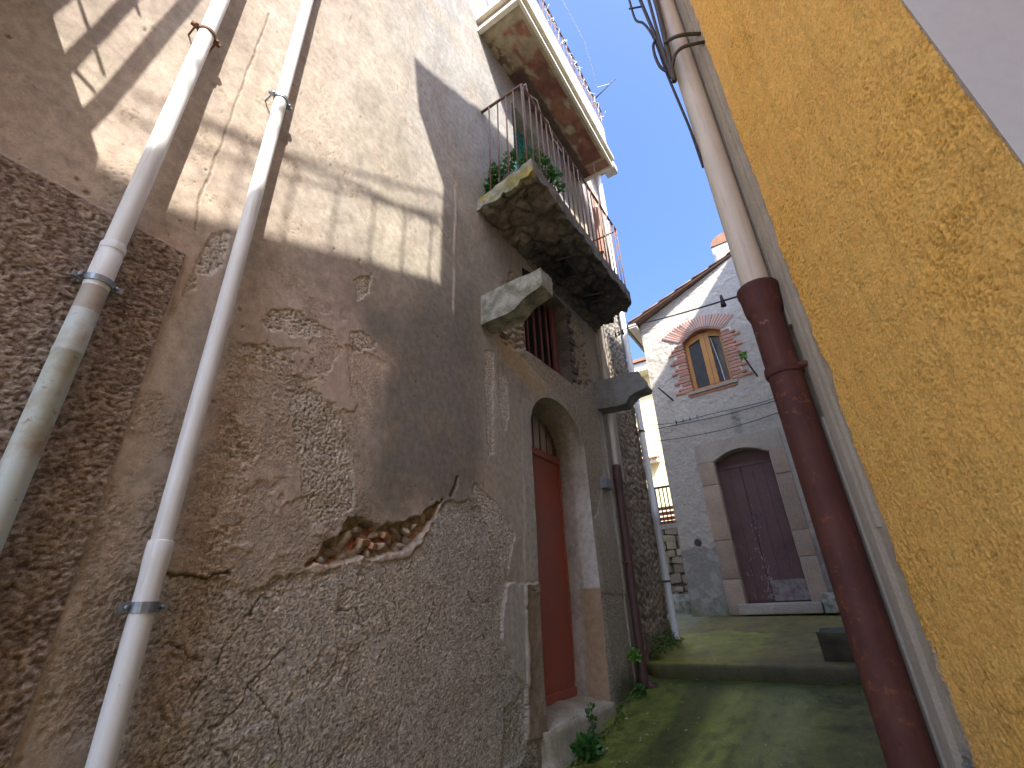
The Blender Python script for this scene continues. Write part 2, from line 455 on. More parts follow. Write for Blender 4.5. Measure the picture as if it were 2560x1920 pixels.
ys = np.concatenate([np.arange(-1.31, -.35, .12), np.arange(-.35, 2.05, .005), np.arange(2.05, 4.79, .009), [4.8]])
zs = np.concatenate([np.arange(-1.9, -.8, .05), np.arange(-.8, 1.75, .005), np.arange(1.75, 3.3, .0095), np.arange(3.3, 7.35, .04)])
Yg, Zg = np.meshgrid(ys, zs, indexing='ij')

def old_wall_fields(Y, Z):
    h = .010*(fbm(Y*1.7, Z*1.7, 1, 3)-.5)*2 + .004*(fbm(Y*6, Z*6, 2, 3)-.5)*2
    w1 = fbm(Y*2.2, Z*2.2, 3, 5); w2 = fbm(Y*7, Z*7, 4, 5); w3 = fbm(Y*30, Z*30, 5, 4)
    grain = fbm(Y*75, Z*75, 6, 3) - .5
    worm = np.abs(fbm(Y*105+2*w3, Z*120, 7, 2)-.5)*2
    gr = fbm(Y*160, Z*170, 10, 2)  # also darkens pits in the colour, deepening the shading of the grain
    F1, F2 = worley(Y*85, Z*85, 8)
    # base tone: cream above, pinker towards the pipes, browner below
    c = np.empty(Y.shape+(3,)); c[:] = (.335, .298, .248)  # upper coat colour lowered to offset the direct sun
    c = mixc(c, (.385, .31, .258), sm(1.3, .3, Y)*sm(.6, 1.4, Z)*.8)
    c = mixc(c, (.345, .335, .315), sm(1.2, 2.2, Y + .25*(Z-3))*sm(2.4, 3.6, Z)*.85)
    c = mixc(c, (.54, .435, .345), sm(1.75, 1.25, Z + .3*(w1-.5)))  # lower coat colour raised to offset the shade there
    c = mixc(c, (.38, .335, .26), sm(.52, .68, w1)*.4)
    c = mixc(c, (.40, .32, .25), sm(.55, .72, w2)*.35)
    mot = fbm(Y*3.3+4, Z*2.4, 11, 5); c *= (1 + .55*(mot-.5) + .35*(fbm(Y*14, Z*11, 12, 4)-.5))[..., None]
    c = mixc(c, (.46, .34, .28), sm(.52, .62, fbm(Y*2.6, Z*2.6+9, 13, 5))*sm(1.9, 1.4, Z)*.5)
    # drip streaks
    st = fbm(Y*26, Z*1.1, 9, 4)
    c = mixc(c, (.36, .31, .26), sm(.58, .78, st)*.28)
    rg = np.full(Y.shape, .22)
    # faint pitting of the smooth coat
    big1, _ = worley(Y*13, Z*11, 33)
    pit = sm(.03, .0, big1 - .10*sm(.70, .92, vn(Y*7, Z*7, 34))*(.4+w3))
    spk, _ = worley(Y*48, Z*48, 35); pit = np.maximum(pit, .55*sm(.02, .0, spk - .22*sm(.60, .75, w2)))
    h -= .004*pit; c = mixc(c, (.20, .16, .12), pit*.7)
    # ---------------- greyish damp stain on the trowelled patch
    GREY = [(1.22,1.43),(1.6,1.72),(1.93,1.98),(2.3,2.3),(2.47,2.24),(2.43,1.19),(2.28,.69),(1.77,.48),(1.48,.5),(1.40,.78),(1.50,1.25)]
    g = pmask(Y, Z, GREY, .17, .14, 5, 1)
    c = mixc(c, (.215, .20, .175), g*.93*sm(.12, .42, w1+.18))
    c = mixc(c, (.30, .255, .19), g*sm(.5, .66, w2)*.5)
    g2 = pmask(Y, Z, [(1.36,.4),(1.33,.72),(1.4,.8),(2.33,1.01),(2.4,.85),(2.25,.61),(2.06,.58),(1.86,.47),(1.69,.42),(1.53,.39)], .02, .02, 12, 2)
    # wall right of the stain, around the doorway: greyer, streaked
    dr = sm(2.2, 2.6, Y)*sm(3.2, 2.7, Z)
    c = mixc(c, (.44, .385, .315), dr*.85)
    c = mixc(c, (.32, .275, .22), dr*sm(.5, .68, st)*.55)
    c = mixc(c, (.29, .27, .235), sm(2.25, 2.5, Y)*sm(1.9, 2.6, Z)*sm(4.4, 3.0, Z)*sm(.35, .6, w1)*.75)
    sk0 = fbm(Y*5.2+1.5, Z*5.2, 14, 5) + .12*(fbm(Y*30, Z*30, 15, 3)-.5)
    skr = sm(.68, .8, Y)*sm(1.75, 1.4, Y)*sm(1.5, 1.25, Z)*(1-g)
    skin = sm(.485, .50, sk0)*skr; lost = sm(.485, .47, sk0)*skr
    h += .0035*skin + lost*(.0028*(gr-.5)+.002*(worm-.4)); rg += .35*lost
    c = mixc(c, (.56, .45, .375), skin*.45); c *= 1+(lost*1.1*(gr-.5))[..., None]
    # ---------------- coarse rough coat zones (left centre)
    wr = pmask(Y, Z, [(.72,.95),(.95,1.05),(1.3,.75),(1.36,.4),(1.2,.2),(.98,.1),(.7,.15)], .05, .06, 10, 3)
    smooth_in = pmask(Y, Z, [(.92,.54),(1.07,.55),(1.25,.3),(1.14,.19),(.97,.14),(.87,.2)], .03, .05, 16, 4)
    wrough = wr*(1-.7*smooth_in)
    h += wrough*(.004*(worm-.4) + .004*(gr-.5)); rg += wrough*.45; c *= 1 + (wrough*1.3*(gr-.5))[..., None]
    c = mixc(c, (.50, .41, .315), wr*.4); c = mixc(c, (.52, .435, .355), smooth_in*.6)
    # ---------------- patches where the skim is gone and grit shows
    ag = np.zeros(Y.shape)
    for k, p in enumerate((
        [(.81,1.12),(.85,1.2),(.96,1.26),(1.06,1.25),(1.08,1.2),(1.03,1.15),(.99,1.16),(.95,1.11),(.9,1.12),(.83,1.09)],
        [(.79,1.0),(.85,1.05),(.96,1.01),(.97,.98),(.88,.98),(.84,.97),(.81,.93)],
        [(.96,.86),(1.09,.91),(1.21,.86),(1.26,.83),(1.27,.74),(1.33,.68),(1.36,.56),(1.38,.4),(1.23,.36),(1.16,.38),(1.13,.44),(1.06,.63),(1.03,.74)],
        [(1.21,1.6),(1.33,1.71),(1.34,1.68),(1.31,1.55),(1.26,1.51),(1.24,1.56)],
        [(1.23,1.27),(1.3,1.33),(1.36,1.32),(1.41,1.3),(1.35,1.23),(1.28,1.2)],
        [(.51,1.02),(.56,1.2),(.62,1.3),(.6,1.45),(.54,1.42),(.52,1.25)],
        [(2.38,1.72),(2.5,1.76),(2.49,1.5),(2.46,1.2),(2.47,.95),(2.4,.9),(2.38,1.5)],
        [(2.56,1.6),(2.66,1.62),(2.67,1.3),(2.6,1.1),(2.55,1.35)],
        [(2.25,.72),(2.5,.62),(2.7,.45),(2.6,.2),(2.45,.35),(2.25,.5)],
        [(2.55,-.5),(2.7,-.45),(2.72,-.75),(2.5,-.75)])):
        ag = np.maximum(ag, pmask(Y, Z, p, .007, .025, 22, 20+k))
    h += ag*(-.006 + .008*(.45-F1) + .003*grain); rg = rg*(1-ag) + ag*.9
    c = mixc(c, (.70, .63, .54), ag*.9); c = mixc(c, (.22, .18, .145), ag*sm(.50, .70, F1*.6+gr*.5)*.85)
    # ---------------- undercoat below the broken edge
    lowpts = [(-3,.1),(.45,.12),(.69,.14),(.86,.13),(.98,.09),(1.15,.16),(1.25,.17),(1.45,.2),(1.6,.23),(1.75,.27),(1.83,.34),(1.9,.45),(1.98,.55),(2.07,.56),(2.2,.60),(2.33,.56),(2.45,.40),(2.52,.30),(2.56,.17),(2.68,.14),(2.8,.14),(2.95,.1),(5,.1)]
    zb = np.interp(Y, [p[0] for p in lowpts], [p[1] for p in lowpts])
    dz = Z - zb + .035*(fbm(Y*16, Z*16, 41, 4)-.5)*2
    low = sm(.004, -.010, dz)*sm(.5, .7, Y)
    # softer transition on the far right
    h += low*(-.007 + .0032*(worm-.4) + .0038*(gr-.5)); rg = rg*(1-low) + low*.85
    lc = np.empty_like(c); lc[:] = (.56, .495, .42)
    lc = mixc(lc, (.50, .45, .385), sm(.42, .6, w1)); lc = mixc(lc, (.55, .485, .40), sm(.55, .7, w2)*.5)
    lc = mixc(lc, (.44, .31, .225), sm(1.05, .66, Y)*sm(.3, .6, w2)*.5)
    lc *= (1 + 1.5*(gr-.5) + .5*(worm-.4))[..., None]
    c = c*(1-low[..., None]) + lc*low[..., None]
    # hairline cracks of the undercoat
    crk = np.full(Y.shape, 9.)
    jy = Y + .03*(fbm(Y*16, Z*16, 51, 4)-.5)*2; jz = Z + .03*(fbm(Y*16, Z*16, 52, 4)-.5)*2
    for p in ([(1.02,.07),(.99,0),(.93,-.05),(.92,-.14),(.86,-.2)], [(1.2,-.03),(1.13,-.11),(1.05,-.2),(1.02,-.27),(.96,-.31)],
              [(.7,-.06),(.8,-.07),(.86,-.12)], [(1.05,-.2),(1.16,-.3),(1.2,-.42)], [(.78,-.22),(.88,-.3),(.96,-.31),(1.0,-.4)],
              [(1.62,-.02),(1.66,-.1),(1.6,-.16)], [(1.35,.02),(1.45,.03),(1.5,-.03)], [(1.9,.12),(1.95,.03),(1.86,-.1),(1.8,-.14)], [(2.2,.1),(2.3,.02),(2.4,.05)]):
        crk = np.minimum(crk, seg_dist(jy, jz, p))
    ck = sm(.0048, .001, crk)*low*sm(.22, .42, fbm(Y*9, Z*9, 54, 3))
    h -= .007*ck; c = mixc(c, (.14, .115, .09), ck*.65)
    # long crack on the upper coat beside the pipes, and the one over the undercoat edge
    jy2 = Y + .008*(fbm(Y*18, Z*18, 53, 3)-.5)*2
    ck2 = sm(.005, .0015, seg_dist(jy2, Z, [(.485,2.9),(.48,2.3),(.475,1.84),(.47,1.5),(.49,1.38)]))
    ck3 = sm(.006, .002, seg_dist(Y, jz, [(.68,.145),(.8,.125),(.9,.14)]))
    h -= .005*ck2 + .012*ck3; c = mixc(c, (.2, .15, .11), np.maximum(ck2*.7, ck3))
    # ---------------- the deep loss with rubble showing
    HOLE = [(1.18,.175),(1.23,.24),(1.25,.27),(1.31,.31),(1.34,.38),(1.38,.41),(1.43,.4),(1.57,.38),(1.6,.4),(1.65,.405),(1.7,.42),(1.76,.44),(1.83,.47),(1.91,.53),(1.985,.575),(1.95,.5),(1.88,.42),(1.8,.32),(1.74,.27),(1.58,.24),(1.44,.215),(1.29,.19)]
    dh = sdf(Y, Z, HOLE) + .004 + .022*(fbm(Y*26, Z*26, 61, 4)-.5)*2
    hole = sm(.004, -.012, dh)
    R1, R2 = worley(Y*17, Z*22, 62)
    h = h*(1-hole) + hole*(-.040 + .022*(.6-R1) + .008*(w3-.5))
    hc = np.empty_like(c); hc[:] = (.40, .30, .19)
    hc = mixc(hc, (.42, .36, .28), sm(.4, .6, w2)); hc = mixc(hc, (.40, .13, .07), sm(.60, .66, fbm(Y*14, Z*20, 63, 2))*sm(.40, .33, Z)*.9)
    hc = mixc(hc, (.14, .105, .07), sm(.5, .75, R1)*.8)
    c = c*(1-hole[..., None]) + hc*hole[..., None]; rg = rg*(1-hole) + hole
    slit = sm(.014, .006, seg_dist(jy, Z, [(2.09,.71),(2.06,.63),(2.04,.6)])); h -= .02*slit; c = mixc(c, (.2, .15, .1), slit*.8)
    # pale chipped rim under the loss
    rim = sm(.03, .004, np.abs(dh-.014))*sm(-.02, .02, -(Z-zb)+.02)*sm(1.15, 1.25, Y)*sm(2.0, 1.85, Y)*(1-hole)
    c = mixc(c, (.56, .50, .42), rim*.55*sm(.35, .6, w2))
    # smooth repair patch and stone jamb base beside the doorway
    sp = pmask(Y, Z, [(2.58,.13),(2.8,.15),(2.79,-.42),(2.68,-.37),(2.52,-.15),(2.55,.04)], .008, .025, 18, 71)
    h = h*(1-sp) + sp*(.004 + .002*(w2-.5)); rg = rg*(1-sp)+sp*.15; c = mixc(c, (.45, .41, .355), sp*.9)
    js = pmask(Y, Z, [(2.79,.15),(2.99,.15),(2.99,-.70),(2.75,-.68)], .006, .012, 20, 72)
    h += js*(.018 + .006*(fbm(Y*22, Z*9, 73, 4)-.5)); rg = rg*(1-js)+js*.5; c = mixc(c, (.33, .255, .175), js*.92)
    jm = pmask(Y, Z, [(2.86,1.5),(3.02,1.5),(3.0,.16),(2.80,.16)], .01, .02, 15, 74)
    h += jm*.005; c = mixc(c, (.48, .435, .365), jm*.6)
    lb = sm(-.62, -.85, Z + .1*(w2-.5))*sm(2.3, 2.6, Y)
    h += lb*(.02*(F1-.5)+.01); c = mixc(c, (.29, .265, .19), lb*.8)
    # rubble above and beside the barred window
    for k, p in enumerate(([(2.56,1.9),(2.75,1.9),(3.0,1.99),(3.0,2.6),(2.8,2.7),(2.6,2.35)], [(3.83,2.0),(4.1,2.02),(4.35,2.2),(4.3,2.9),(3.86,2.95)])):
        rm = pmask(Y, Z, p, .015, .05, 12, 80+k); Q1, Q2 = worley(Y*14, Z*24, 90+k)
        h = h*(1-rm) + rm*(-.02 + .045*(.55-Q1)); rg = rg*(1-rm)+rm*.8
        c = mixc(c, (.46, .38, .27), rm*.85); c = mixc(c, (.30, .17, .115), rm*sm(.6, .8, fbm(Y*9, Z*16, 95+k, 2))*.7)
        c = mixc(c, (.12, .09, .065), rm*sm(.45, .8, Q1)*.8)
    oc = pmask(Y, Z, [(2.5,1.9),(2.77,1.98),(2.85,1.88),(3.08,1.81),(3.39,1.74),(3.11,1.6),(2.9,1.66),(2.61,1.72)], .03, .04, 10, 97)
    c = mixc(c, (.50, .35, .18), oc*.65)
    sr = pmask(Y, Z, [(2.85,1.88),(3.11,1.96),(3.57,1.97),(3.87,2.0),(4.32,1.99),(4.45,1.62),(4.37,1.2),(4.12,.75),(4.02,.72),(4.0,1.2),(3.85,1.55),(3.55,1.74),(3.3,1.78),(3.06,1.82)], .015, .05, 12, 98)
    h += sr*(.012*(F1-.5) + .008*(w3-.5) - .006); rg = rg*(1-sr)+sr*.9; c = mixc(c, (.50, .42, .315), sr*.8)
    c = mixc(c, (.17, .13, .09), sr*sm(.5, .8, F1)*.6)
    # plain strip where the next house begins; lower coat right of the doorway
    rl = sm(4.0, 4.1, Y)*sm(.75, .45, Z); h += rl*(.006*(worm-.4)+.004*grain); rg = np.maximum(rg, rl*.8); c = mixc(c, (.39, .325, .24), rl*.8)
    ps = sm(4.50, 4.515, Y)*sm(2.3, 2.25, Z); h += ps*.012; rg = rg*(1-ps)+ps*.15; c = mixc(c, (.38, .345, .29), ps*.9)
    uc = sm(4.3, 4.4, Y)*sm(2.3, 2.35, Z); c = mixc(c, (.42, .34, .22), uc*.7); rg *= (1-.6*uc)
    c = mixc(c, (.075, .085, .03), sm(-.45, -.62, Z+.12*(w2-.5))*sm(3.9, 4.2, Y)*.8)
    # ---------------- the raised roughcast dado left of the pipes
    de = sm(.006, -.004, Y - .482 - .006*(fbm(Z*22, Y*3, 101, 3)-.5))*sm(1.262, 1.248, Z - .008*(fbm(Y*25, Z*5, 102, 3)-.5) + .03*(Y-.25))
    stp = fbm(Y*105, Z*150, 104, 2)
    h = h*(1-de) + de*(.014 + .011*(stp-.5) + .004*(w2-.5)); rg = rg*(1-de) + de*.95
    dc = np.empty_like(c); dc[:] = (.33, .255, .21)
    dc = mixc(dc, (.39, .31, .25), sm(.45, .65, w2)*.6); dc = mixc(dc, (.28, .185, .135), sm(.4, .15, Y)*.3)
    dc = mixc(dc, (.58, .49, .41), sm(.52, .75, stp)*.75); dc = mixc(dc, (.12, .08, .06), sm(.47, .25, stp)*.75)
    c = c*(1-de[..., None]) + dc*de[..., None]
    # strip between dado and second pipe
    sb = sm(.48, .50, Y)*sm(.68, .62, Y)*sm(1.3, 1.0, Z)
    rgh = sm(.36, .52, w2)*sb; h += rgh*(.005*(worm-.5)+.005*(gr-.5)); rg += rgh*.5; c *= 1+(rgh*(gr-.5))[..., None]
    c = mixc(c, (.41, .335, .26), sb*.8)
    # small raised vertical feather of pale filler near the corbel
    vf = sm(.02, .008, np.abs(Y-2.02-.012*(fbm(Z*9, Y, 111, 3)-.5)))*sm(1.75, 1.85, Z)*sm(3.2, 3.0, Z)*sm(.35, .5, fbm(Z*4, Y*2, 112, 3)); c = mixc(c, (.50, .44, .36), vf*.8); h += vf*.004
    return h, np.clip(c, .01, .9), np.clip(rg, 0, 1)

h, cc, rg = old_wall_fields(Yg, Zg)
heightfield('wall', ys, zs, lambda u, v, hh: (WX + hh, u, v), h, cc, rg, M['wall'], old, [DOOR, WIN, BDOOR])
# side and back of the house so it is a solid block
MB().box(-6.5, WX-.35, -1.31, 4.79, -1.9, 7.28).build('house_body', M['lit_white'], old)
def reveal(name, poly, depth, colr, rgv, parent, mat, x0=WX, nd=14, step=.02, amp=.006, seed=5, skip=()):
    """the thickness of the wall around an opening"""
    pts = []
    for i in range(len(poly)):
        if i in skip: continue
        a = np.array(poly[i]); b = np.array(poly[(i+1) % len(poly)]); n = max(1, int(np.linalg.norm(b-a)/step))
        for k in range(n): pts.append(a + (b-a)*k/n)
        last = b
    if skip: pts.append(last)
    else: pts.append(np.array(poly[0]))
    P = np.array(pts); n = len(P); dd = np.linspace(0, depth, nd)
    cen = P.mean(0)
    D, I = np.meshgrid(dd, np.arange(n), indexing='ij')
    Y = P[I][..., 0]; Z = P[I][..., 1]
    s = np.arange(n)*step
    q = (fbm(D*18, s[I]*18, seed, 4)-.5)*2*amp*np.minimum(1, D/.02)
    dirv = np.stack([Y-cen[0], Z-cen[1]], -1); dirv /= np.linalg.norm(dirv, axis=-1, keepdims=True)
    Y = Y + dirv[..., 0]*q; Z = Z + dirv[..., 1]*q
    b = np.array(BASE[parent.name])
    v = np.stack([x0 - D, Y, Z], -1).reshape(-1, 3) - b
    idx = np.arange(nd*n).reshape(nd, n)
    f = np.stack([idx[:-1, :-1], idx[:-1, 1:], idx[1:, 1:], idx[1:, :-1]], -1).reshape(-1, 4)
    me = bpy.data.meshes.new(name); me.from_pydata(v.tolist(), [], f.tolist()); me.materials.append(mat)
    C = np.empty((nd, n, 3)); C[:] = colr[0]
    C = mixc(C, colr[1], sm(.4, .65, fbm(D*9, s[I]*4, seed+3, 4)))
    if len(colr) > 2: C = colr[2](C, Y, Z, D)
    a = me.color_attributes.new('col', 'FLOAT_COLOR', 'POINT'); a.data.foreach_set('color', np.concatenate([C.reshape(-1, 3), np.ones((nd*n, 1))], 1).astype(np.float32).ravel())
    a = me.attributes.new('rg', 'FLOAT', 'POINT'); a.data.foreach_set('value', np.full(nd*n, rgv, np.float32))
    me.polygons.foreach_set('use_smooth', [True]*len(me.polygons))
    o = link(name, me, parent); BASE[o.name] = Vector(b); return o
def door_rev(C, Y, Z, D):
    k = sm(3.8, 3.9, Y)*sm(.15, .13, Z)*sm(.19, .175, D); C = mixc(C, (.40, .28, .17), k)
    w = sm(3.8, 3.9, Y)*sm(.13, .15, Z)*sm(.17, .14, D)*sm(1.2, .8, Z); C = mixc(C, (.66, .62, .55), w*.8)
    return C
reveal('door_reveal', DOOR, .3, ((.47, .42, .345), (.37, .325, .265), door_rev), .35, old, M['wall'], skip=(len(DOOR)-1,))
reveal('window_reveal', WIN, .2, ((.22, .18, .135), (.15, .125, .095)), .5, old, M['wall'], seed=9)
reveal('balcony_door_reveal', BDOOR, .14, ((.55, .52, .44), (.46, .42, .34)), .2, old, M['wall'], seed=12)

# --- red door
d = obj('door', *(lambda b: (b.v, b.f))(MB().bbox(-2.09, -2.05, 2.93, 3.995, -.62, 1.315, .004)), M['red_door'], old)
MB().bbox(-2.052, -2.030, 2.93, 3.985, 1.25, 1.315, .004).build('top_rail', M['red_door'], d)
MB().bbox(-2.052, -2.036, 3.955, 3.985, -.6, 1.25, .004).build('door_stile', M['red_door'], d)
MB().bbox(-2.052, -2.028, 2.93, 3.985, -.635, -.575, .004).build('bottom_rail', M['red_door'], d)
MB().box(-2.28, -2.25, 2.9, 4.05, 1.28, 1.85).build('dark_transom', M['dark_room'], old)
for k in range(8):
    MB().tube([(-2.06, 3.04+k*.125, 1.31), (-2.06, 3.04+k*.125, 1.64)], .008, 8).build('transom_bar', M['maroon'], old, True)
MB().tube([(-2.049, 3.06, .42), (-2.02, 3.06, .42), (-2.02, 3.12, .415)], .006, 8).build('handle', M['zinc'], d, True)
# --- threshold stone
thr = MB().add([(-2.10,2.9,-.625),(-1.72,2.9,-.66),(-1.72,3.96,-.66),(-2.1,3.99,-.625),(-2.1,2.9,-1.25),(-1.60,2.88,-1.25),(-1.66,4.02,-1.1),(-2.1,4.02,-1.1)],
     [(0,1,2,3),(7,6,5,4),(0,4,5,1),(1,5,6,2),(2,6,7,3),(3,7,4,0)])
rough_solid(thr, 'threshold', simple('worn_threshold_stone', (.42, .365, .28), .88, (.27, .245, .16), 5, .4, .65, 40, .006, .6, fine=.35), old, 14, .016, 6, 3)
# --- barred window
w = MB().box(-2.0, -1.97, 2.9, 3.95, 1.95, 3.0).build('window', M['dark_room'], old)
for k in range(6):
    MB().tube([(-1.895, 3.13+k*.135, 1.97), (-1.9, 3.13+k*.135, 2.95)], .013, 8).build('window_bar', M['maroon'], w, True)
MB().bbox(-1.93, -1.88, 3.80, 3.86, 1.98, 2.95, .004).build('window_frame', M['maroon'], w)
me_b = None
for k in range(13):
    z = 2.03 + k*.07
    if me_b is None:
        o = MB().bbox(-.055, .055, -.05, .05, -.03, .03, .006); me = bpy.data.meshes.new('brick')
        me.from_pydata(o.v, [], o.f); me.materials.append(M['brick_grey']); me_b = me
    o = link('brick', me_b, w); o.location = Vector((-1.80 + .012*((k*7) % 5 - 2), 3.905 + .006*((k*3) % 4), z)) - BASE[old.name]
    o.rotation_euler = (random.uniform(-.05, .05), .12+random.uniform(-.06, .06), random.uniform(-.06, .06))
# --- stones and brick scraps in the deep loss
sm_me = []
for k in range(4):
    bm = bmesh.new(); bmesh.ops.create_icosphere(bm, subdivisions=2, radius=1)
    from mathutils import noise as mn
    for v in bm.verts: v.co = Vector((v.co.x*.6, v.co.y, v.co.z*.7))*(1+.35*mn.noise(v.co*1.6+Vector((k*9, 0, 0))))
    me = bpy.data.meshes.new('stone'); bm.to_mesh(me); bm.free(); me.materials.append(M['rubble']); sm_me.append(me)
wallob = bpy.data.objects['wall']
spots = [(1.30,.24,.030),(1.37,.30,.036),(1.45,.27,.030),(1.44,.345,.034),(1.53,.33,.03),(1.56,.285,.032),(1.63,.31,.028),(1.66,.36,.026),(1.72,.37,.03),(1.78,.39,.028),(1.85,.45,.026),(1.25,.215,.022),(1.40,.375,.022),(1.50,.255,.024),(1.69,.30,.022)]
for k, (y, z, s) in enumerate(spots):
    o = link('stone', sm_me[k % 4], wallob); o.location = Vector((WX-.036+.006*(k % 3), y, z)) - BASE[old.name]
    o.scale = (s*.9, s*(1.3 if k % 2 else 1), s*.8); o.rotation_euler = (k*1.1, k*.3, k*.2)
for y, z in ((1.475, .30), (1.535, .285), (1.60, .335)):
    o = MB().bbox(-.02, .02, -.032, .032, -.014, .014, .004); me = bpy.data.meshes.new('brick_scrap'); me.from_pydata(o.v, [], o.f); me.materials.append(M['brick_dust'])
    o = link('brick_scrap', me, wallob); o.location = Vector((WX-.03, y, z)) - BASE[old.name]; o.rotation_euler = (random.uniform(-.4, .4), .3, .3)
# --- stone corbels
c1 = MB().prism([(-1.95,2.16),(-1.213,2.18),(-1.216,2.02),(-1.30,2.00),(-1.38,1.97),(-1.43,1.93),(-1.482,1.905),(-1.66,1.905),(-1.95,1.885)], 'y', 2.334, 2.495)
smooth_by_angle(fix_normals(rough_solid(c1, 'corbel', M['stone'], old, 7, .011, 10, 1)), 40)
c2 = MB().prism([(-1.95,2.235),(-1.32,2.23),(-1.25,2.215),(-1.185,2.04),(-1.20,2.01),(-1.30,1.99),(-1.385,1.955),(-1.43,1.89),(-1.65,1.90),(-1.75,1.915),(-1.95,1.92)], 'y', 4.42, 4.60)
smooth_by_angle(fix_normals(rough_solid(c2, 'corbel', M['stone_dark'], old, 7, .012, 10, 2)), 40)

# --- lower balcony: thick broken stone slab
def lower_slab():
    b = MB(); nx, ny, nz = 44, 150, 6
    from mathutils import noise as mn
    def pt(i, j, k):
        fx = i/nx; fy = j/ny; fz = k/nz
        end = 4.50 + .22*(1-fx)**1.2 + .035*math.sin(fx*17) + .02*math.sin(fx*41)
        x = -1.80 + .61*fx; y = 2.293 + (end-2.293)*fy; z = (3.0 + .09*fx) + (.125 + .03*fx)*fz
        q = Vector((x, y, z)); f = mn.fractal(q*7, 1, 2, 4)
        vd = mn.voronoi(Vector((x*7+.4*f, y*4.5, 0)))[0]; cell = min(.5, (vd[1]-vd[0])*1.6)
        if fz < .5: z += (.030*f + .075*(.25-cell)*(1-fz*2))*(1 if 0 < i else .5) + .012*math.sin(y*3)
        else: z += .006*f
        if i == nx: x += .012*f - .01*max(0, fz-.5)
        if j == 0: y += .012*mn.fractal(q*11, 1, 2, 3)
        if j == ny: y += .03*f
        return (x, y, z)
    ids = {}
    for i in range(nx+1):
        for j in range(ny+1):
            for k in range(nz+1):
                if i in (0, nx) or j in (0, ny) or k in (0, nz):
                    ids[i, j, k] = len(b.v); b.v.append(pt(i, j, k))
    for i in range(nx):
        for j in range(ny):
            b.f.append((ids[i,j,0], ids[i,j+1,0], ids[i+1,j+1,0], ids[i+1,j,0])); b.f.append((ids[i,j,nz], ids[i+1,j,nz], ids[i+1,j+1,nz], ids[i,j+1,nz]))
        for k in range(nz):
            b.f.append((ids[i,0,k], ids[i+1,0,k], ids[i+1,0,k+1], ids[i,0,k+1])); b.f.append((ids[i,ny,k], ids[i,ny,k+1], ids[i+1,ny,k+1], ids[i+1,ny,k]))
    for j in range(ny):
        for k in range(nz):
            b.f.append((ids[0,j,k], ids[0,j,k+1], ids[0,j+1,k+1], ids[0,j+1,k])); b.f.append((ids[nx,j,k], ids[nx,j+1,k], ids[nx,j+1,k+1], ids[nx,j,k+1]))
    return b
def slab_mat():
    mt, nt, b = nodes('lichened_slab'); v = objvec(nt)
    a = N(nt, 'ShaderNodeAttribute', attribute_name='col')
    n = noise(nt, v, 14, 5, .7)
    c = mix(nt, 1.0, a.outputs['Color'], ramp(nt, n, [(.3, .5), (.72, 1.5)]), 'MULTIPLY')
    nt.links.new(c, b.inputs['Base Color']); b.inputs['Roughness'].default_value = .95
    bump(nt, b, noise(nt, v, 35, 5, .65), .9, .014); return mt
slab = lower_slab().build('balcony', slab_mat(), old, True)
smooth_by_angle(slab, 40)
def paint(o, fn):
    me = o.data; n = len(me.vertices); co = np.empty(n*3, np.float32); me.vertices.foreach_get('co', co)
    P = co.reshape(-1, 3) + np.array(BASE[o.name]); C = fn(P[:, 0], P[:, 1], P[:, 2])
    a = me.color_attributes.new('col', 'FLOAT_COLOR', 'POINT'); a.data.foreach_set('color', np.concatenate([np.clip(C, 0, 1), np.ones((n, 1))], 1).astype(np.float32).ravel())
def slab_col(x, y, z):
    C = np.empty((len(x), 3)); C[:] = (.20, .165, .125)
    w = fbm(x*5, y*5, 5, 4)
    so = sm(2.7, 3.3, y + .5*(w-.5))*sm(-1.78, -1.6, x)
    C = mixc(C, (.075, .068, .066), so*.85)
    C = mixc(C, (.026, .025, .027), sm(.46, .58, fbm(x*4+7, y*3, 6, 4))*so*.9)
    C = mixc(C, (.20, .165, .12), sm(.55, .7, fbm(x*6, y*6, 7, 4))*(1-so*.6)*.6)
    side = sm(2.36, 2.31, y)
    C = mixc(C, (.30, .29, .23), side); C = mixc(C, (.34, .27, .05), side*sm(.5, .6, fbm(x*9, z*9, 9, 3))*sm(3.02, 3.1, z)*.9)
    C = mixc(C, (.21, .20, .07), side*sm(.48, .6, fbm(x*12+4, z*14, 10, 3))*.7)
    C = mixc(C, (.20, .17, .13), sm(-1.215, -1.195, x)*.8)
    return C
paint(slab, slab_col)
# iron left in the underside
for pts in ([(-1.50,3.22,3.005),(-1.34,3.30,3.03)], [(-1.42,3.26,3.02),(-1.44,3.75,3.01)], [(-1.52,3.55,3.005),(-1.36,3.6,3.03)], [(-1.55,3.9,3.0),(-1.35,4.0,3.03)], [(-1.52,4.05,3.0),(-1.33,4.14,3.03)], [(-1.6,2.95,2.99),(-1.46,3.0,3.01)]):
    MB().tube(pts, .011, 6).build('iron_bar', M['iron'], slab, True)
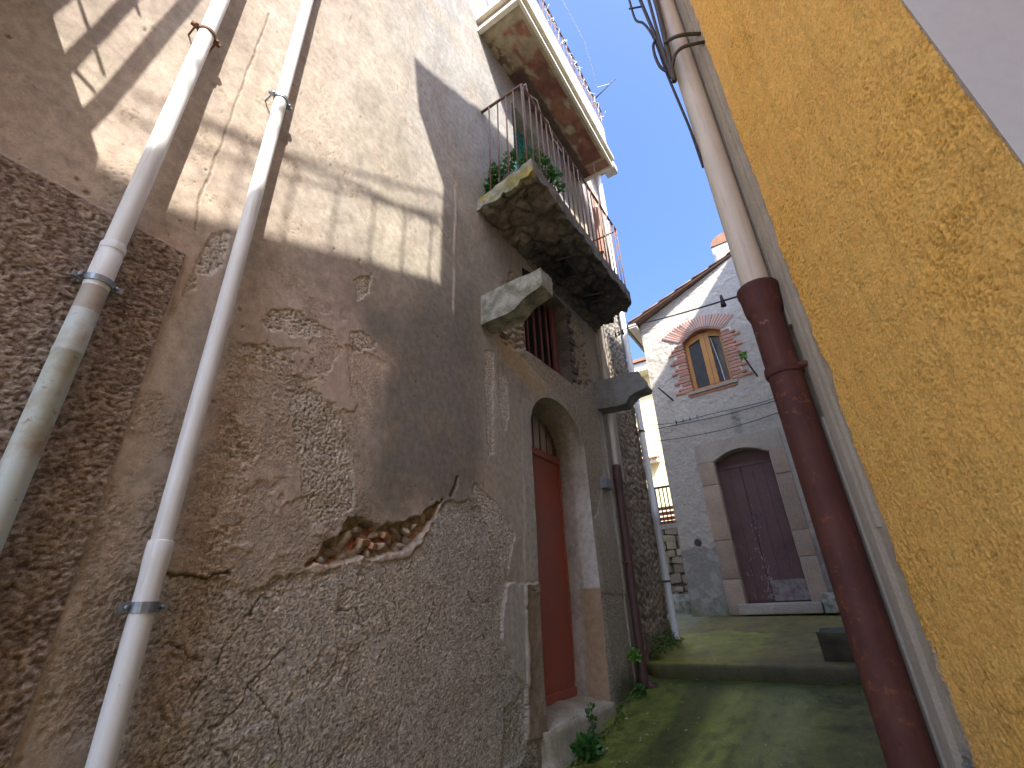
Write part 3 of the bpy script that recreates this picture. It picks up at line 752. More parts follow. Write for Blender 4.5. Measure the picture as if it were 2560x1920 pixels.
# railing
RX, RY0, RY1, RZ0, RZ1 = -1.285, 2.375, 4.66, 3.18, 4.385
bal = MB().tube([(0,0,0),(0,0,RZ1-RZ0)], .0075, 7); bme = bpy.data.meshes.new('baluster'); bme.from_pydata(bal.v, [], bal.f); bme.materials.append(M['railrust'])
bme.polygons.foreach_set('use_smooth', [True]*len(bme.polygons))
def put_bal(x, y, me=bme, par=slab, z=RZ0):
    o = link('baluster', me, par); o.location = Vector((x, y, z)) - BASE[par.name]; o.rotation_euler = (random.uniform(-.008, .008), random.uniform(-.008, .008), 0); return o
for k in range(5): put_bal(-1.66 + k*.095, RY0)
for k in range(21): put_bal(RX, RY0 + .01 + (RY1-RY0-.02)*k/20)
for k in range(1, 5): put_bal(RX - k*.1, RY1)
MB().tube([(-1.80, RY0, RZ1), (RX, RY0, RZ1), (RX, RY0+.02, RZ1)], .014, 10).build('handrail', M['railrust'], slab, True)
MB().tube([(RX, RY0, RZ1+.003), (RX, RY1, RZ1+.003)], .014, 10).build('handrail', M['railrust'], slab, True)
MB().tube([(RX, RY1, RZ1), (-1.8, RY1, RZ1)], .012, 10).build('handrail', M['iron'], slab, True)
MB().tube([(RX, RY0, RZ0+.07), (RX, RY1, RZ0+.07)], .009, 8).build('lower_rail', M['railrust'], slab, True)
MB().tube([(-1.76, RY0, RZ0+.07), (RX, RY0, RZ0+.07)], .009, 8).build('lower_rail', M['railrust'], slab, True)
# loose wires on the handrail
wp = [(-1.285, 2.40, 4.40), (-1.27, 2.43, 4.46), (-1.29, 2.5, 4.42), (-1.26, 2.62, 4.45), (-1.28, 2.72, 4.38), (-1.27, 2.85, 4.41), (-1.285, 2.95, 4.30), (-1.29, 3.2, 4.33)]
MB().tube(wp, .006, 6).build('loose_wire', M['string'], slab, True)
# teal shutter door on the balcony
td = MB().bbox(-1.93, -1.89, 2.92, 3.88, 3.12, 5.32, .004).build('balcony_door', M['teal'], old)
for k in range(26):
    MB().box(-1.892, -1.875, 2.99, 3.38, 3.3 + k*.075, 3.35 + k*.075).build('slat', M['teal'], td)
MB().bbox(-1.89, -1.865, 3.38, 3.44, 3.16, 5.3, .003).build('stile', M['teal'], td)

# --- upper balcony
bx = np.linspace(-1.80, -1.235, 40); by = np.linspace(2.36, 4.80, 150)
Xs, Ys2 = np.meshgrid(bx, by, indexing='ij')
w = fbm(Xs*7, Ys2*7, 201, 5); w5 = fbm(Xs*22, Ys2*22, 202, 4)
C = np.empty(Xs.shape+(3,)); C[:] = (.44, .37, .245)
red = sm(-1.555, -1.535, Xs + .05*(w-.5))*sm(-1.275, -1.295, Xs)*sm(2.50, 2.53, Ys2 + .06*(w-.5))*sm(4.62, 4.58, Ys2)
C = mixc(C, (.34, .155, .10), red*sm(.68, .5, fbm(Xs*9, Ys2*5, 203, 4)))
C = mixc(C, (.20, .075, .055), red*sm(.45, .6, fbm(Xs*5, Ys2*4, 204, 4))*sm(2.6, 3.2, Ys2)*.85)
C = mixc(C, (.31, .13, .09), sm(4.62, 4.66, Ys2)*.8)
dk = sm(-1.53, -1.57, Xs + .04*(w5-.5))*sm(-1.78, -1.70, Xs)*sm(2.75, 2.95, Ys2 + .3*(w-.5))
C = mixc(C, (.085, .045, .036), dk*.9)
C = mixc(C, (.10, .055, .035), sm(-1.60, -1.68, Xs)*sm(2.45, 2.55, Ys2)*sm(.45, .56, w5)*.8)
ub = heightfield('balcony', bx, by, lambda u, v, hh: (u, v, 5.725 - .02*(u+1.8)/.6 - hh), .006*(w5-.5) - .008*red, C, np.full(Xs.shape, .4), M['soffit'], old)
MB().box(-1.80, -1.235, 2.36, 4.80, 5.745, 5.95).build('slab', M['fillet'], ub)
def mould(z0, z1, o, name, mat):
    MB().bbox(-1.245, -1.245+o, 2.35-o, 4.81+o, z0, z1, .006).build(name, mat, ub)
    MB().bbox(-1.82, -1.247, 2.35-o, 2.37, z0, z1-.002, .006).build(name, mat, ub)
    MB().bbox(-1.82, -1.247, 4.79, 4.81+o, z0, z1-.002, .006).build(name, mat, ub)
mould(5.69, 5.745, .035, 'moulding', M['fillet']); mould(5.755, 5.85, .018, 'moulding', M['tan_stone']); mould(5.86, 5.93, .06, 'moulding', M['fillet'])
ubal = MB().tube([(0,0,0),(0,0,.95)], .008, 7); ume = bpy.data.meshes.new('baluster'); ume.from_pydata(ubal.v, [], ubal.f); ume.materials.append(M['railrust'])
for k in range(22):
    o = link('baluster', ume, ub); o.location = Vector((-1.23, 2.40+k*.11, 5.93)) - BASE[old.name]
MB().tube([(-1.8, 2.36, 6.88), (-1.23, 2.36, 6.88), (-1.23, 2.40, 6.88), (-1.23, 4.78, 6.88), (-1.8, 4.78, 6.88)], .014, 8).build('handrail', M['railrust'], ub, True)
MB().box(-1.222, -1.214, 2.42, 4.72, 5.98, 6.42).build('railing_cloth', M['pink_panel'], ub)
rope = []
for k in range(60):
    t = k/59; rope.append((-1.20 + .03*math.sin(k*1.9), 2.5 + 2.2*t, 6.62 + .12*math.sin(k*.75) - .05*math.sin(k*2.3)))
MB().tube(rope, .006, 5).build('light_string', M['string'], ub, True)
icm = MB()
for k in range(16):
    y = 2.5 + 2.2*k/15; z = 6.55 + .1*math.sin(k*1.7); icm.tube([(-1.2, y, z), (-1.12-.03*(k % 3), y+.03*((k*7) % 5-2), z+.03*((k*5) % 4-1))], [.008, .002], 5)
icm.build('string_lamps', M['string'], ub, True)
MB().tube([(-1.24, 4.55, 6.9), (-.93, 4.86, 7.55)], .009, 8).build('rod', M['iron'], ub, True)
MB().tube([(-1.21, 2.6, 7.3), (-1.08, 3.3, 7.25), (-1.05, 3.9, 7.2), (-1.10, 4.25, 7.12), (-1.15, 4.5, 7.05), (-1.02, 4.76, 7.36)], .004, 5).build('light_string', M['string'], ub, True)
# far lower end drip wire of the soffit
MB().tube([(-1.42, 4.62, 5.70), (-1.44, 4.66, 5.60), (-1.40, 4.70, 5.55), (-1.43, 4.72, 5.46)], .006, 5).build('loose_wire', M['fillet'], ub, True)

# --- the near balcony of the same house, above the picture, whose railing throws the lattice of shadow
nb = MB().bbox(-1.80, -1.22, -1.25, -.33, 1.98, 2.30, .01).build('balcony', M['stone'], old)
def flat(x, y, w, z0, z1):
    k = .11*(z1-z0)
    fix_normals(MB().add([(x+a, y+b_*w/2+(k if z == z1 else 0), z) for z in (z0, z1) for a, b_ in ((-.006, -1), (.006, -1), (.006, 1), (-.006, 1))], [(3,2,1,0),(4,5,6,7),(0,1,5,4),(1,2,6,5),(2,3,7,6),(3,0,4,7)]).build('baluster', M['iron'], nb))
for y, w_ in ((-.385, .046), (-.51, .034), (-.63, .034), (-.75, .03), (-.87, .03)):
    flat(-1.25, y, w_, 2.30, 3.55)
for p in ([(-1.25,-.40,2.62),(-1.25,-.72,3.15)], [(-1.25,-.39,3.0),(-1.25,-.60,3.32)], [(-1.25,-.40,2.52),(-1.25,-.60,2.62)], [(-1.25,-.42,3.1),(-1.25,-.50,3.3)]):
    MB().tube(p, .008, 6).build('diagonal_rod', M['iron'], nb, True)
MB().box(-1.27, -1.23, -1.22, -.37, 3.55, 3.6).build('handrail', M['iron'], nb)

# =================================================================== NEXT HOUSE, UP THE ALLEY ON THE LEFT
nxt = thing('narrow_house', 'narrow house of rough brown render between the brown and white drainpipes', 'house', (-1.76, 5.3, -.6))
ys2 = np.arange(4.80, 5.80, .011); zs2 = np.concatenate([np.arange(-.9, 4.2, .011), np.arange(4.2, 6.95, .03)])
Y2, Z2 = np.meshgrid(ys2, zs2, indexing='ij')
w1 = fbm(Y2*3, Z2*3, 211, 4); w2 = fbm(Y2*9, Z2*9, 212, 4); F1, F2 = worley(Y2*22 + 2*w2, Z2*15, 213)
hh = .012*(w1-.5) + .030*(.5-F1) + .012*(fbm(Y2*40, Z2*40, 214, 3)-.5)
hh = hh*(1-.75*sm(4.3, 4.6, Z2))
C = np.empty(Y2.shape+(3,)); C[:] = (.27, .205, .15)
C = mixc(C, (.36, .29, .22), sm(.45, .65, w2)); C = mixc(C, (.13, .095, .07), sm(.45, .8, F1)*.7)
C = mixc(C, (.36, .34, .31), sm(2.6, 3.2, Z2)*.7)
C = mixc(C, (.62, .54, .44), sm(4.2, 4.5, Z2)); C = mixc(C, (.45, .27, .21), sm(4.3, 4.5, Z2)*sm(.5, .6, fbm(Y2*5, Z2*1.5, 215, 3))*.8)
C = mixc(C, (.06, .075, .02), sm(-.15, -.45, Z2 + .4*(w1-.5))*sm(5.1, 5.5, Y2)*.9)
heightfield('wall', ys2, zs2, lambda u, v, q: (-1.765 + q, u, v), hh, C, np.full(Y2.shape, .7), M['wall'], nxt)
MB().box(-6.4, -1.83, 4.81, 5.79, -.9, 6.93).build('house_body', M['lit_white'], nxt)
MB().bbox(-6.4, -1.45, 4.82, 5.95, 6.95, 7.02, .01).build('roof', M['tile'], nxt)
MB().bbox(-1.62, -1.42, 5.2, 5.93, 6.78, 6.94, .02).build('eave_gutter', M['gutter_w'], nxt)
MB().bbox(-1.80, -1.725, 4.78, 4.90, 1.2, 5.2, .006).build('corner_band', M['trunk'], nxt)
MB().lathe([(4.55, .04), (5.4, .04)], (-1.66, 5.12), n=14).build('flue_stub', M['brick'], nxt, True)

# =================================================================== YELLOW HOUSE ON THE RIGHT
CX, CY = .146, 1.944                                   # where the yellow coat ends
ux, uy = .382, -.924                                   # along the wall, towards the eye
nx_, ny_ = -.924, -.382                                # out of the wall
T0 = -.19                                              # the bare corner strip runs this far back
yel = thing('yellow_house', 'ochre yellow roughcast house wall filling the right side of the alley', 'house', (.3, 1.5, -1.1))
ts = np.concatenate([np.arange(T0, .925, .0042), [.9221]]); zt = np.concatenate([np.arange(-1.3, -.7, .03), np.arange(-.7, 2.3, .0045), np.arange(2.3, 4.4, .0085)])
Tg, Zt = np.meshgrid(ts, zt, indexing='ij')
w1 = fbm(Tg*3, Zt*3, 301, 4); w2 = fbm(Tg*12, Zt*12, 302, 4)
b1 = fbm(Tg*140, Zt*140, 303, 2); F1, F2 = worley(Tg*92, Zt*92, 304)
G1, G2 = worley(Tg*38, Zt*38, 305)
rough = .6 + .4*sm(.35, .62, w1)
pitY = sm(.36, .14, F1)*sm(.42, .6, vn(Tg*31, Zt*31, 309))
hy = .010*(w1-.5) + rough*(.0068*(b1-.5) - .005*pitY) + .002*(w2-.5)
Cy = np.empty(Tg.shape+(3,)); Cy[:] = (.97, .535, .135)
Cy = mixc(Cy, (.97, .57, .15), sm(.45, .65, w2)*.5); Cy = mixc(Cy, (.93, .49, .09), sm(.5, .7, w1)*.4)
Cy *= (1 - rough*(.28*pitY + .26*sm(.43, .22, b1)) + rough*.10*sm(.55, .75, b1))[..., None]  # pits darkened in the paint colour to strengthen the relief's shading
ys1 = fbm(Tg*22, Zt*1.3, 310, 4); Cy *= (1 - .09*sm(.55, .75, ys1) + .10*(fbm(Tg*5, Zt*4, 311, 4)-.5))[..., None]
Cy = mixc(Cy, (.55, .40, .22), sm(-.1, -.75, Zt + .4*(w1-.5))*.35)
yc = np.minimum(seg_dist(Tg + .02*(fbm(Tg*14, Zt*14, 312, 4)-.5), Zt + .02*(fbm(Tg*14, Zt*14, 313, 4)-.5), [(.18, 2.25), (.24, 2.2), (.3, 2.215), (.36, 2.16)]), seg_dist(Tg + .02*(fbm(Tg*14, Zt*14, 312, 4)-.5), Zt, [(.35, .75), (.43, .70), (.52, .72), (.6, .66)]))
yk = sm(.003, .001, yc); hy -= .002*yk; Cy = mixc(Cy, (.50, .28, .07), yk*.4)
edge = Tg - .010*(fbm(Zt*25, Tg*5, 306, 4)-.5)*2 - .022*sm(.60, .75, fbm(Zt*3.1, Tg*0+2, 307, 3))
bare = sm(.004, -.004, edge)
grey = sm(.030, .0, edge)*(1-bare)*sm(.60, .70, fbm(Zt*4.2, Tg*8, 308, 3))
hy = hy*(1-bare) + bare*(-.010 + .0025*(w2-.5) + .0015*(b1-.5))
base = sm(-.36, -.42, Zt + .05*(w2-.5))*bare
hy += base*(.020*(F1-.4))
Cy = mixc(Cy, (.55, .49, .40), grey*.9); Cy = mixc(Cy, (.46, .385, .285), bare); Cy = mixc(Cy, (.38, .31, .225), bare*sm(.5, .65, w2)*.6)
Cy = mixc(Cy, (.25, .225, .19), base)
rgy = np.where(bare > .5, .25 + .6*base, .75)
heightfield('wall', ts, zt, lambda u, v, q: (CX + ux*u + nx_*q, CY + uy*u + ny_*q, v), hy, Cy, rgy, M['yellow'], yel)
# far return of the corner, and the white reveal of the doorway recess on this side
cfx, cfy = CX + ux*T0, CY + uy*T0
NX, NY = CX + ux*.922, CY + uy*.922
def quad_wall(name, a, b, z0, z1, mat, t=.05):
    a = Vector(a); b = Vector(b); d = (b-a).normalized(); n = Vector((-d.y, d.x))
    v = [(a.x, a.y, z0), (b.x, b.y, z0), (b.x+n.x*t, b.y+n.y*t, z0), (a.x+n.x*t, a.y+n.y*t, z0)]
    v += [(p[0], p[1], z1) for p in v]
    return fix_normals(obj(name, v, [(3,2,1,0),(4,5,6,7),(0,1,5,4),(1,2,6,5),(2,3,7,6),(3,0,4,7)], mat, yel))
quad_wall('corner_return', (cfx+.012, cfy+.004), (cfx+.95, cfy+.40), -1.3, 4.4, M['trunk'])
ax_, ay_ = NX+.924*.008, NY+.382*.008; ex_, ey_ = NX+.924*.85, NY+.382*.85
fix_normals(MB().prism([(ax_, ay_), (ex_, ey_), (ex_-ux*.05, ey_-uy*.05), (ax_+.924*.06-ux*.05, ay_+.382*.06-uy*.05)], 'z', -1.3, 4.3).build('white_reveal', M['white_plaster'], yel))
quad_wall('recess_back', (NX+.924*.85, NY+.382*.85), (NX+.924*.85+ux*1.5, NY+.382*.85+uy*1.5), -1.3, 4.3, M['white_plaster'])
MX, MY = NX+ux*1.5, NY+uy*1.5
b = MB().prism([(MX, MY), (MX+ux*1.35, MY+uy*1.35), (2.6, -1.58), (2.9, .9), (NX+.924*.9+ux*1.5, NY+.382*.9+uy*1.5)], 'z', -1.9, 6.0)
fix_normals(b.build('near_wing', simple('yellow_paint', (.64, .37, .08), .85, (.58, .32, .06), 3, .35, .7, 60, .004, .6), yel))
# upper storey, jettied over the corner, its unseen thick roof edge shaped for the shadow on the left wall
fix_normals(MB().prism([(.18,4.35),(.17,6.15),(-.13,6.36),(-.22,6.9),(.67,7.34),(1.17,7.4),(2.08,7.4),(2.08,4.35)], 'x', .075, 2.6).build('upper_storey', bpy.data.materials['yellow_paint'], yel))
# unseen balcony over the eye point, parapet and railing shaped for the lower shadow edge
bp = fix_normals(MB().prism([(.075,.16),(.44,-1.69),(1.7,-1.69),(.95,.16)], 'z', 3.85, 4.93).build('balcony', M['fillet'], yel))
mu = MB().box(-.0045, .0045, -.0045, .0045, 0, .5); pm = bpy.data.meshes.new('baluster'); pm.from_pydata(mu.v, [], mu.f); pm.materials.append(M['iron'])
for k in range(6):
    t = .05 + k*.16; o = link('baluster', pm, bp); o.location = Vector((.085+.365*t, .14-1.85*t, 4.93)) - BASE[yel.name]
fix_normals(MB().tube([(.08, .15, 5.43), (.45, -1.69, 5.43)], .011, 8).build('handrail', M['iron'], bp, True))
rear = thing('rear_sun_block', 'plain ochre block added behind the viewpoint to shade the lower left wall', 'house', (1.2, -2.5, -2))
fix_normals(MB().prism([(.44,-1.72),(.52,-3.3),(1.9,-3.3),(1.9,-1.72)], 'z', -2.6, 4.95).build('wall', bpy.data.materials['yellow_paint'], rear))  # unseen block added to stop sun reaching the lower left wall
# beige cable trunking on the bare strip
def on_wall(t, d): return (CX + ux*t + nx_*d, CY + uy*t + ny_*d)
def strip(name, t0, t1, d0, d1, z0, z1, mat, par):
    p = [on_wall(t0, d0), on_wall(t1, d0), on_wall(t1, d1), on_wall(t0, d1)]
    o = fix_normals(MB().prism(p, 'z', z0, z1).build(name, mat, par))
    return o
tr = thing('cable_trunking', 'beige cable trunking running up the bare corner strip beside the yellow wall', 'trunking', (*on_wall(-.09, .01), -.5))
strip('duct', -.160, -.118, -.012, .014, 1.04, 4.3, M['trunk'], tr); strip('duct', -.160, -.118, -.012, .014, -.55, .62, M['trunk'], tr)
strip('duct', -.108, -.062, -.012, .010, -.62, 4.3, M['trunk'], tr)
strip('duct', -.050, -.034, -.012, .004, .2, 4.3, M['trunk'], tr)

# =================================================================== NEIGHBOUR BEHIND THE YELLOW HOUSE
nei = thing('neighbour_house', 'gabled house hidden behind the yellow house', 'house', (2.4, 5, -.6))
fix_normals(MB().prism([(2.35,-.8),(2.35,8.05),(3.2,8.15),(5.36,9.42),(7.05,8.38),(7.6,8.0),(7.6,-.8)], 'x', 1.22, 4.2).build('wall', M['lit_white'], nei))  # unseen roofline shaped for the shadow across the end gable

# =================================================================== HOUSE ACROSS THE END OF THE ALLEY
far = thing('gabled_house', 'grey rendered house closing the alley, brick trimmed window above a stone framed door', 'house', (-1, 8.5, -.25))
def fy(x): return 8.5 - .1*(x + .9)
def fpos(u, v, q): return (u - .0995*q, fy(u) - .995*q, v)
FD = [(-1.37,-.06),(-1.37,2.06)] + [(-1.37 + .87*i/14, 2.06 + .26*math.sin(math.pi*(.12+.76*i/14))**.9) for i in range(15)] + [(-.50,2.06),(-.50,-.06)]
FW = [(-1.455,3.55),(-1.455,4.60)] + [(-1.455+.735*i/12, 4.60+.165*math.sin(math.pi*i/12)) for i in range(1, 12)] + [(-.72,4.60),(-.72,3.55)]
xs = np.concatenate([np.arange(-2.23, .06, .014), np.arange(.06, 3.2, .1)]); zf = np.arange(-.5, 7.3, .014)
Xf, Zf = np.meshgrid(xs, zf, indexing='ij')
w1 = fbm(Xf*1.6, Zf*1.6, 401, 4); w2 = fbm(Xf*8, Zf*8, 402, 4); tw = fbm(Xf*9 + 3*w1, Zf*10 + 3*w2, 403, 5)
hf = .013*(tw-.5)*2 + .006*(fbm(Xf*30, Zf*30, 404, 3)-.5)
lowb = sm(.82, .76, Zf + .03*(w2-.5))
hf = hf*(1-.3*lowb) - .008*lowb
Cf = np.empty(Xf.shape+(3,)); Cf[:] = (.47, .425, .365)
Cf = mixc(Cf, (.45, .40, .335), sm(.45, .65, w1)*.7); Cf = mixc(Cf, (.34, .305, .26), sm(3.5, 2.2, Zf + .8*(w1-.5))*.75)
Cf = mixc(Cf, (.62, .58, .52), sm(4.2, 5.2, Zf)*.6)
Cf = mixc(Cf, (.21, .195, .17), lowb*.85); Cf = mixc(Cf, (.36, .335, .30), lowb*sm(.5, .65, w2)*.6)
stn = sm(.10, .03, np.abs(Xf+.85))*sm(3.1, 2.9, Zf)*sm(2.5, 2.6, Zf); Cf = mixc(Cf, (.2, .19, .17), stn*.6)
Cf = mixc(Cf, (.14, .15, .06), sm(.0, -.2, Zf+.15*(w2-.5))*.6)
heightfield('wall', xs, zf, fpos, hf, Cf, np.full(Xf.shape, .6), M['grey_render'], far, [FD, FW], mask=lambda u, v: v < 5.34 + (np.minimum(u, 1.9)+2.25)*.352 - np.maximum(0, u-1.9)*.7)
def fbox(name, x0, x1, z0, z1, d0, d1, mat, par=far, b=.008, rough=0, seed=0):
    """block on the facade between depths d0..d1 (positive = proud)"""
    mb = MB().bbox(x0, x1, d0, d1, z0, z1, b) if b else MB().box(x0, x1, d0, d1, z0, z1)
    v = [fpos(p[0], p[2], p[1]) for p in mb.v]
    mb.v = v
    if rough: return fix_normals(rough_solid(mb, name, mat, par, 2, rough, 9, seed))
    return fix_normals(mb.build(name, mat, par))
def fprism(name, poly, d0, d1, mat, par=far):
    n = len(poly); v = [fpos(p[0], p[1], d0) for p in poly] + [fpos(p[0], p[1], d1) for p in poly]
    return fix_normals(obj(name, v, [tuple(range(n))[::-1], tuple(range(n, 2*n))] + [(i, (i+1) % n, n+(i+1) % n, n+i) for i in range(n)], mat, par))
# body, roof
body = MB().prism([(-2.2,-.5),(-2.2,5.28),(1.9,6.72),(3.2,6.0),(3.2,-.5)], 'y', 8.95, 11.0).build('house_body', M['lit_white'], far)
fix_normals(body)
fix_normals(obj('side_wall', [(-2.232, 8.632, -.5), (-2.232, 8.632, 5.33), (-2.25, 10.9, 5.33), (-2.25, 10.9, -.5)], [(0,1,2,3)], M['lit_white'], far))
def roof_z(x): return 5.36 + (x + 2.25)*.352
rp = [(-2.40, roof_z(-2.40)), (1.95, roof_z(1.95)), (1.95, roof_z(1.95)+.05), (-2.40, roof_z(-2.40)+.05)]
roof = fix_normals(MB().prism(rp, 'y', 8.40, 11.1).build('roof', M['tile_dark'], far))
for k in range(11):
    x0 = -2.42 + k*.36; z0 = roof_z(x0)+.048; x1 = x0+.40; z1 = roof_z(x1)+.030
    mb = MB(); n = 7
    for (x, z, r) in ((x0, z0+.02, .075), (x1, z1+.02, .062)):
        for i in range(n):
            th = math.pi*i/(n-1); mb.v.append((x, 8.44 - r*math.cos(th)*.9, z + r*.75*math.sin(th)-.02))
    for (x, z, r) in ((x0, z0+.02, .060), (x1, z1+.02, .048)):
        for i in range(n):
            th = math.pi*i/(n-1); mb.v.append((x, 8.44 - r*math.cos(th)*.9, z + r*.75*math.sin(th)-.02))
    for i in range(n-1):
        mb.f += [(i, i+1, n+i+1, n+i), (2*n+i, 3*n+i, 3*n+i+1, 2*n+i+1), (i, 2*n+i, 2*n+i+1, i+1), (n+i, n+i+1, 3*n+i+1, 3*n+i)]
    fix_normals(mb.build('tile', M['tile_dark'], roof, True))
# eave board and gutter along the side
MB().box(-2.40, -2.24, 8.36, 11.0, 5.20, 5.285).build('eave_board', M['gutter_w'], roof)
g = MB()
for y in (8.33, 11.0):
    for i in range(9):
        th = math.pi*i/8; g.v.append((-2.46 - .06*math.cos(th), y, 5.30 - .075*math.sin(th)))
g.f += [(i, i+1, 9+i+1, 9+i) for i in range(8)] + [tuple(range(9)), tuple(range(9, 18))[::-1]]
g.build('gutter', M['iron'], roof, True)
ch = rough_solid(MB().box(-.50, .12, 8.62, 9.15, 5.7, 6.60), 'chimney', M['lit_white'], far, 3, .012, 4, 4)
cp = MB()
for y in (8.60, 9.17):
    for i in range(11):
        th = math.pi*i/10; cp.v.append((-.19 - .31*math.cos(th), y, 6.59 + .24*math.sin(th)))
cp.f += [(i, i+1, 11+i+1, 11+i) for i in range(10)] + [tuple(range(11)), tuple(range(11, 22))[::-1]]
fix_normals(cp.build('chimney_cap', M['tile'], ch))
# stone door surround
for x0, x1, rows in ((-1.635, -1.375, ((-.20, .30), (.307, .885), (.892, 1.785), (1.792, 2.185))), (-.495, -.265, ((-.20, .545), (.552, .915), (.922, 1.785), (1.792, 2.185)))):
    for k, (z0, z1) in enumerate(rows):
        fbox('jamb_stone', x0 + random.uniform(-.012, .012), x1, z0, z1, -.22, .028 + random.uniform(0, .008), M['jamb_brown'], far, .006, .005, k+int(x0*-10))
arch = [(-1.375 + .88*i/16, 2.19 - .07 + .20*math.sin(math.pi*(.10+.80*i/16))) for i in range(17)]
fprism('lintel', [(-1.645,2.19),(-1.645,2.52),(-.27,2.52),(-.27,2.19),(-.495,2.19)] + arch[::-1] + [(-1.375, 2.19)], -.2, .032, M['lintel'])
dl = fbox('door', -1.39, -1.014, -.05, 2.06, -.16, -.125, M['doorwood'], far, .004)
dr_ = fbox('door', -1.010, -.48, -.05, 2.06, -.16, -.125, M['doorwood'], far, .004)
for (x0, x1), par in (((-1.385, -1.02), dl), ((-1.004, -.485), dr_)):
    n = 2 if par is dl else 3
    for k in range(n):
        a = x0 + (x1-x0)*k/n; fbox('plank', a+.003, x0 + (x1-x0)*(k+1)/n - .003, -.02, 2.04, -.125, -.117, M['doorwood'], par, .002)
fbox('metal_patch', -.985, -.50, -.03, .26, -.118, -.112, simple('grey_kick_plate', (.22, .185, .17), .7, (.12, .085, .075), 12, .4, .65, 60, .002, .5), dr_, .003)
fbox('lock_plate', -.97, -.93, 1.15, 1.25, -.118, -.110, M['iron'], dr_, .003)
fbox('lock_plate', -.90, -.875, 1.2, 1.26, -.118, -.110, M['iron'], dr_, .003)
tp = fbox('transom_panel', -1.39, -.48, 2.07, 2.40, -.20, -.17, M['doorwood'], far, .003)
fbox('transom_rail', -1.385, -.485, 2.035, 2.085, -.17, -.105, M['doorwood'], far, .004)
fbox('door_sill', -1.46, -.36, -.20, -.055, -.2, .16, M['lintel'], far, .012, .008, 3)
fbox('corner_stone', -.34, .05, -.2, .05, .03, .22, M['stone'], far, .015, .012, 6)
# flaked paint on the planks
fl = MB()
for k in range(120):
    x = random.choice((random.gauss(-1.0, .035), random.uniform(-1.33, -1.02), random.gauss(-.98, .05))); z = abs(random.gauss(0, .55)) if random.random() < .7 else random.uniform(0, 1.4)
    if not (-1.36 < x < -.5 and 0 < z < 1.5): continue
    s = random.uniform(.003, .009); t = random.uniform(1, 3.5)
    v = [fpos(x+a*s*random.uniform(.6, 1.2), z+c*s*t, -.1155) for a, c in ((-1, -1), (1, -.7), (.8, 1), (-.7, .8))]
    fl.add(v, [(0, 1, 2, 3)])
o = fl.build('paint_flakes', simple('bare_wood_fleck', (.27, .22, .21), .8, bstr=0), dl); o['kind'] = 'stuff'
# window
fr = fbox('window', -1.46, -.715, 3.545, 4.78, -.19, -.185, M['dark_room'], far, 0)
fbox('window_frame', -1.455, -1.385, 3.555, 4.66, -.17, -.10, M['pinewood'], fr, .004); fbox('window_frame', -.79, -.722, 3.555, 4.66, -.17, -.10, M['pinewood'], fr, .004)
fbox('window_frame', -1.384, -.791, 3.555, 3.625, -.17, -.10, M['pinewood'], fr, .004)
fbox('window_frame', -1.15, -1.062, 3.626, 4.72, -.165, -.09, M['pinewood'], fr, .004); fbox('window_frame', -1.058, -.98, 3.626, 4.72, -.168, -.095, M['pinewood'], fr, .004)
fprism('window_frame', [(-1.384,4.55),(-1.151,4.63),(-1.151,4.74),(-1.3,4.70),(-1.384,4.66)], -.17, -.10, M['pinewood'], fr)
fprism('window_frame', [(-.979,4.63),(-.791,4.55),(-.791,4.66),(-.87,4.70),(-.979,4.74)], -.17, -.10, M['pinewood'], fr)
fbox('pane', -1.39, -1.145, 3.62, 4.64, -.142, -.136, M['glass'], fr, 0); fbox('pane', -.985, -.785, 3.62, 4.64, -.142, -.136, M['glass'], fr, 0)
fprism('curtain_edge', [(-.965,4.6),(-.955,4.6),(-.90,4.0),(-.885,3.65),(-.90,3.65),(-.915,4.0)], -.1355, -.134, simple('white_curtain_edge', (.6, .6, .6), .8, bstr=0), fr)
fprism('brick_soffit', [(-1.455,4.60)] + [(-1.455+.735*i/12, 4.60+.165*math.sin(math.pi*i/12)) for i in range(1, 12)] + [(-.72,4.60)] + [(-.72+(-.735)*i/12, 4.625+.165*math.sin(math.pi*(1-i/12))) for i in range(13)], -.2, .01, M['brick'], fr)
fbox('window_sill', -1.55, -.66, 3.485, 3.54, -.18, .045, M['lintel'], far, .006)
fbox('brick_sill', -1.53, -.68, 3.44, 3.482, -.1, .02, M['brick'], far, .004)
# mortar bed and bricks round the window
NB = 25
def arc(t, inner):
    if inner: return (-1.50 + .82*t, 4.60 + .185*math.sin(math.pi*t) + .02)
    return (-1.84 + 1.42*t, 4.70 + .32*math.sin(math.pi*(.10+.80*t))**1.0 + .04*(1-t) )
bed = [arc(i/20, False) for i in range(21)] + [arc(1-i/20, True) for i in range(21)]
n = len(bed)
fprism('mortar_bed', [(p[0], p[1]) for p in bed], -.02, .016, M['mortar'])
for k in range(NB):
    t0 = (k+.25)/NB; t1 = (k+.75)/NB; ax, az = arc(t0, False); bx_, bz = arc(t1, False); cx_, cz = arc(t1, True); dx_, dz_ = arc(t0, True)
    fprism('brick', [(ax, az), (bx_, bz), (cx_, cz), (dx_, dz_)], -.01, .024 + random.uniform(-.003, .004), M['brick'])
for side in (-1, 1):
    fbox('mortar_bed', *((-1.66, -1.457) if side < 0 else (-.718, -.54)), 3.55, 4.60, -.02, .012, M['mortar'], far, 0)
    for k in range(15):
        z = 3.56 + k*.069; L_ = (.30, .17, .23)[(k*2) % 3] + random.uniform(-.03, .02)
        x0, x1 = (-1.457-L_, -1.445) if side < 0 else (-.73, -.718+L_)
        o = fbox('brick', x0, x1, z, z+.045, -.05, .030+random.uniform(-.004, .006), M['brick'], far, .005)
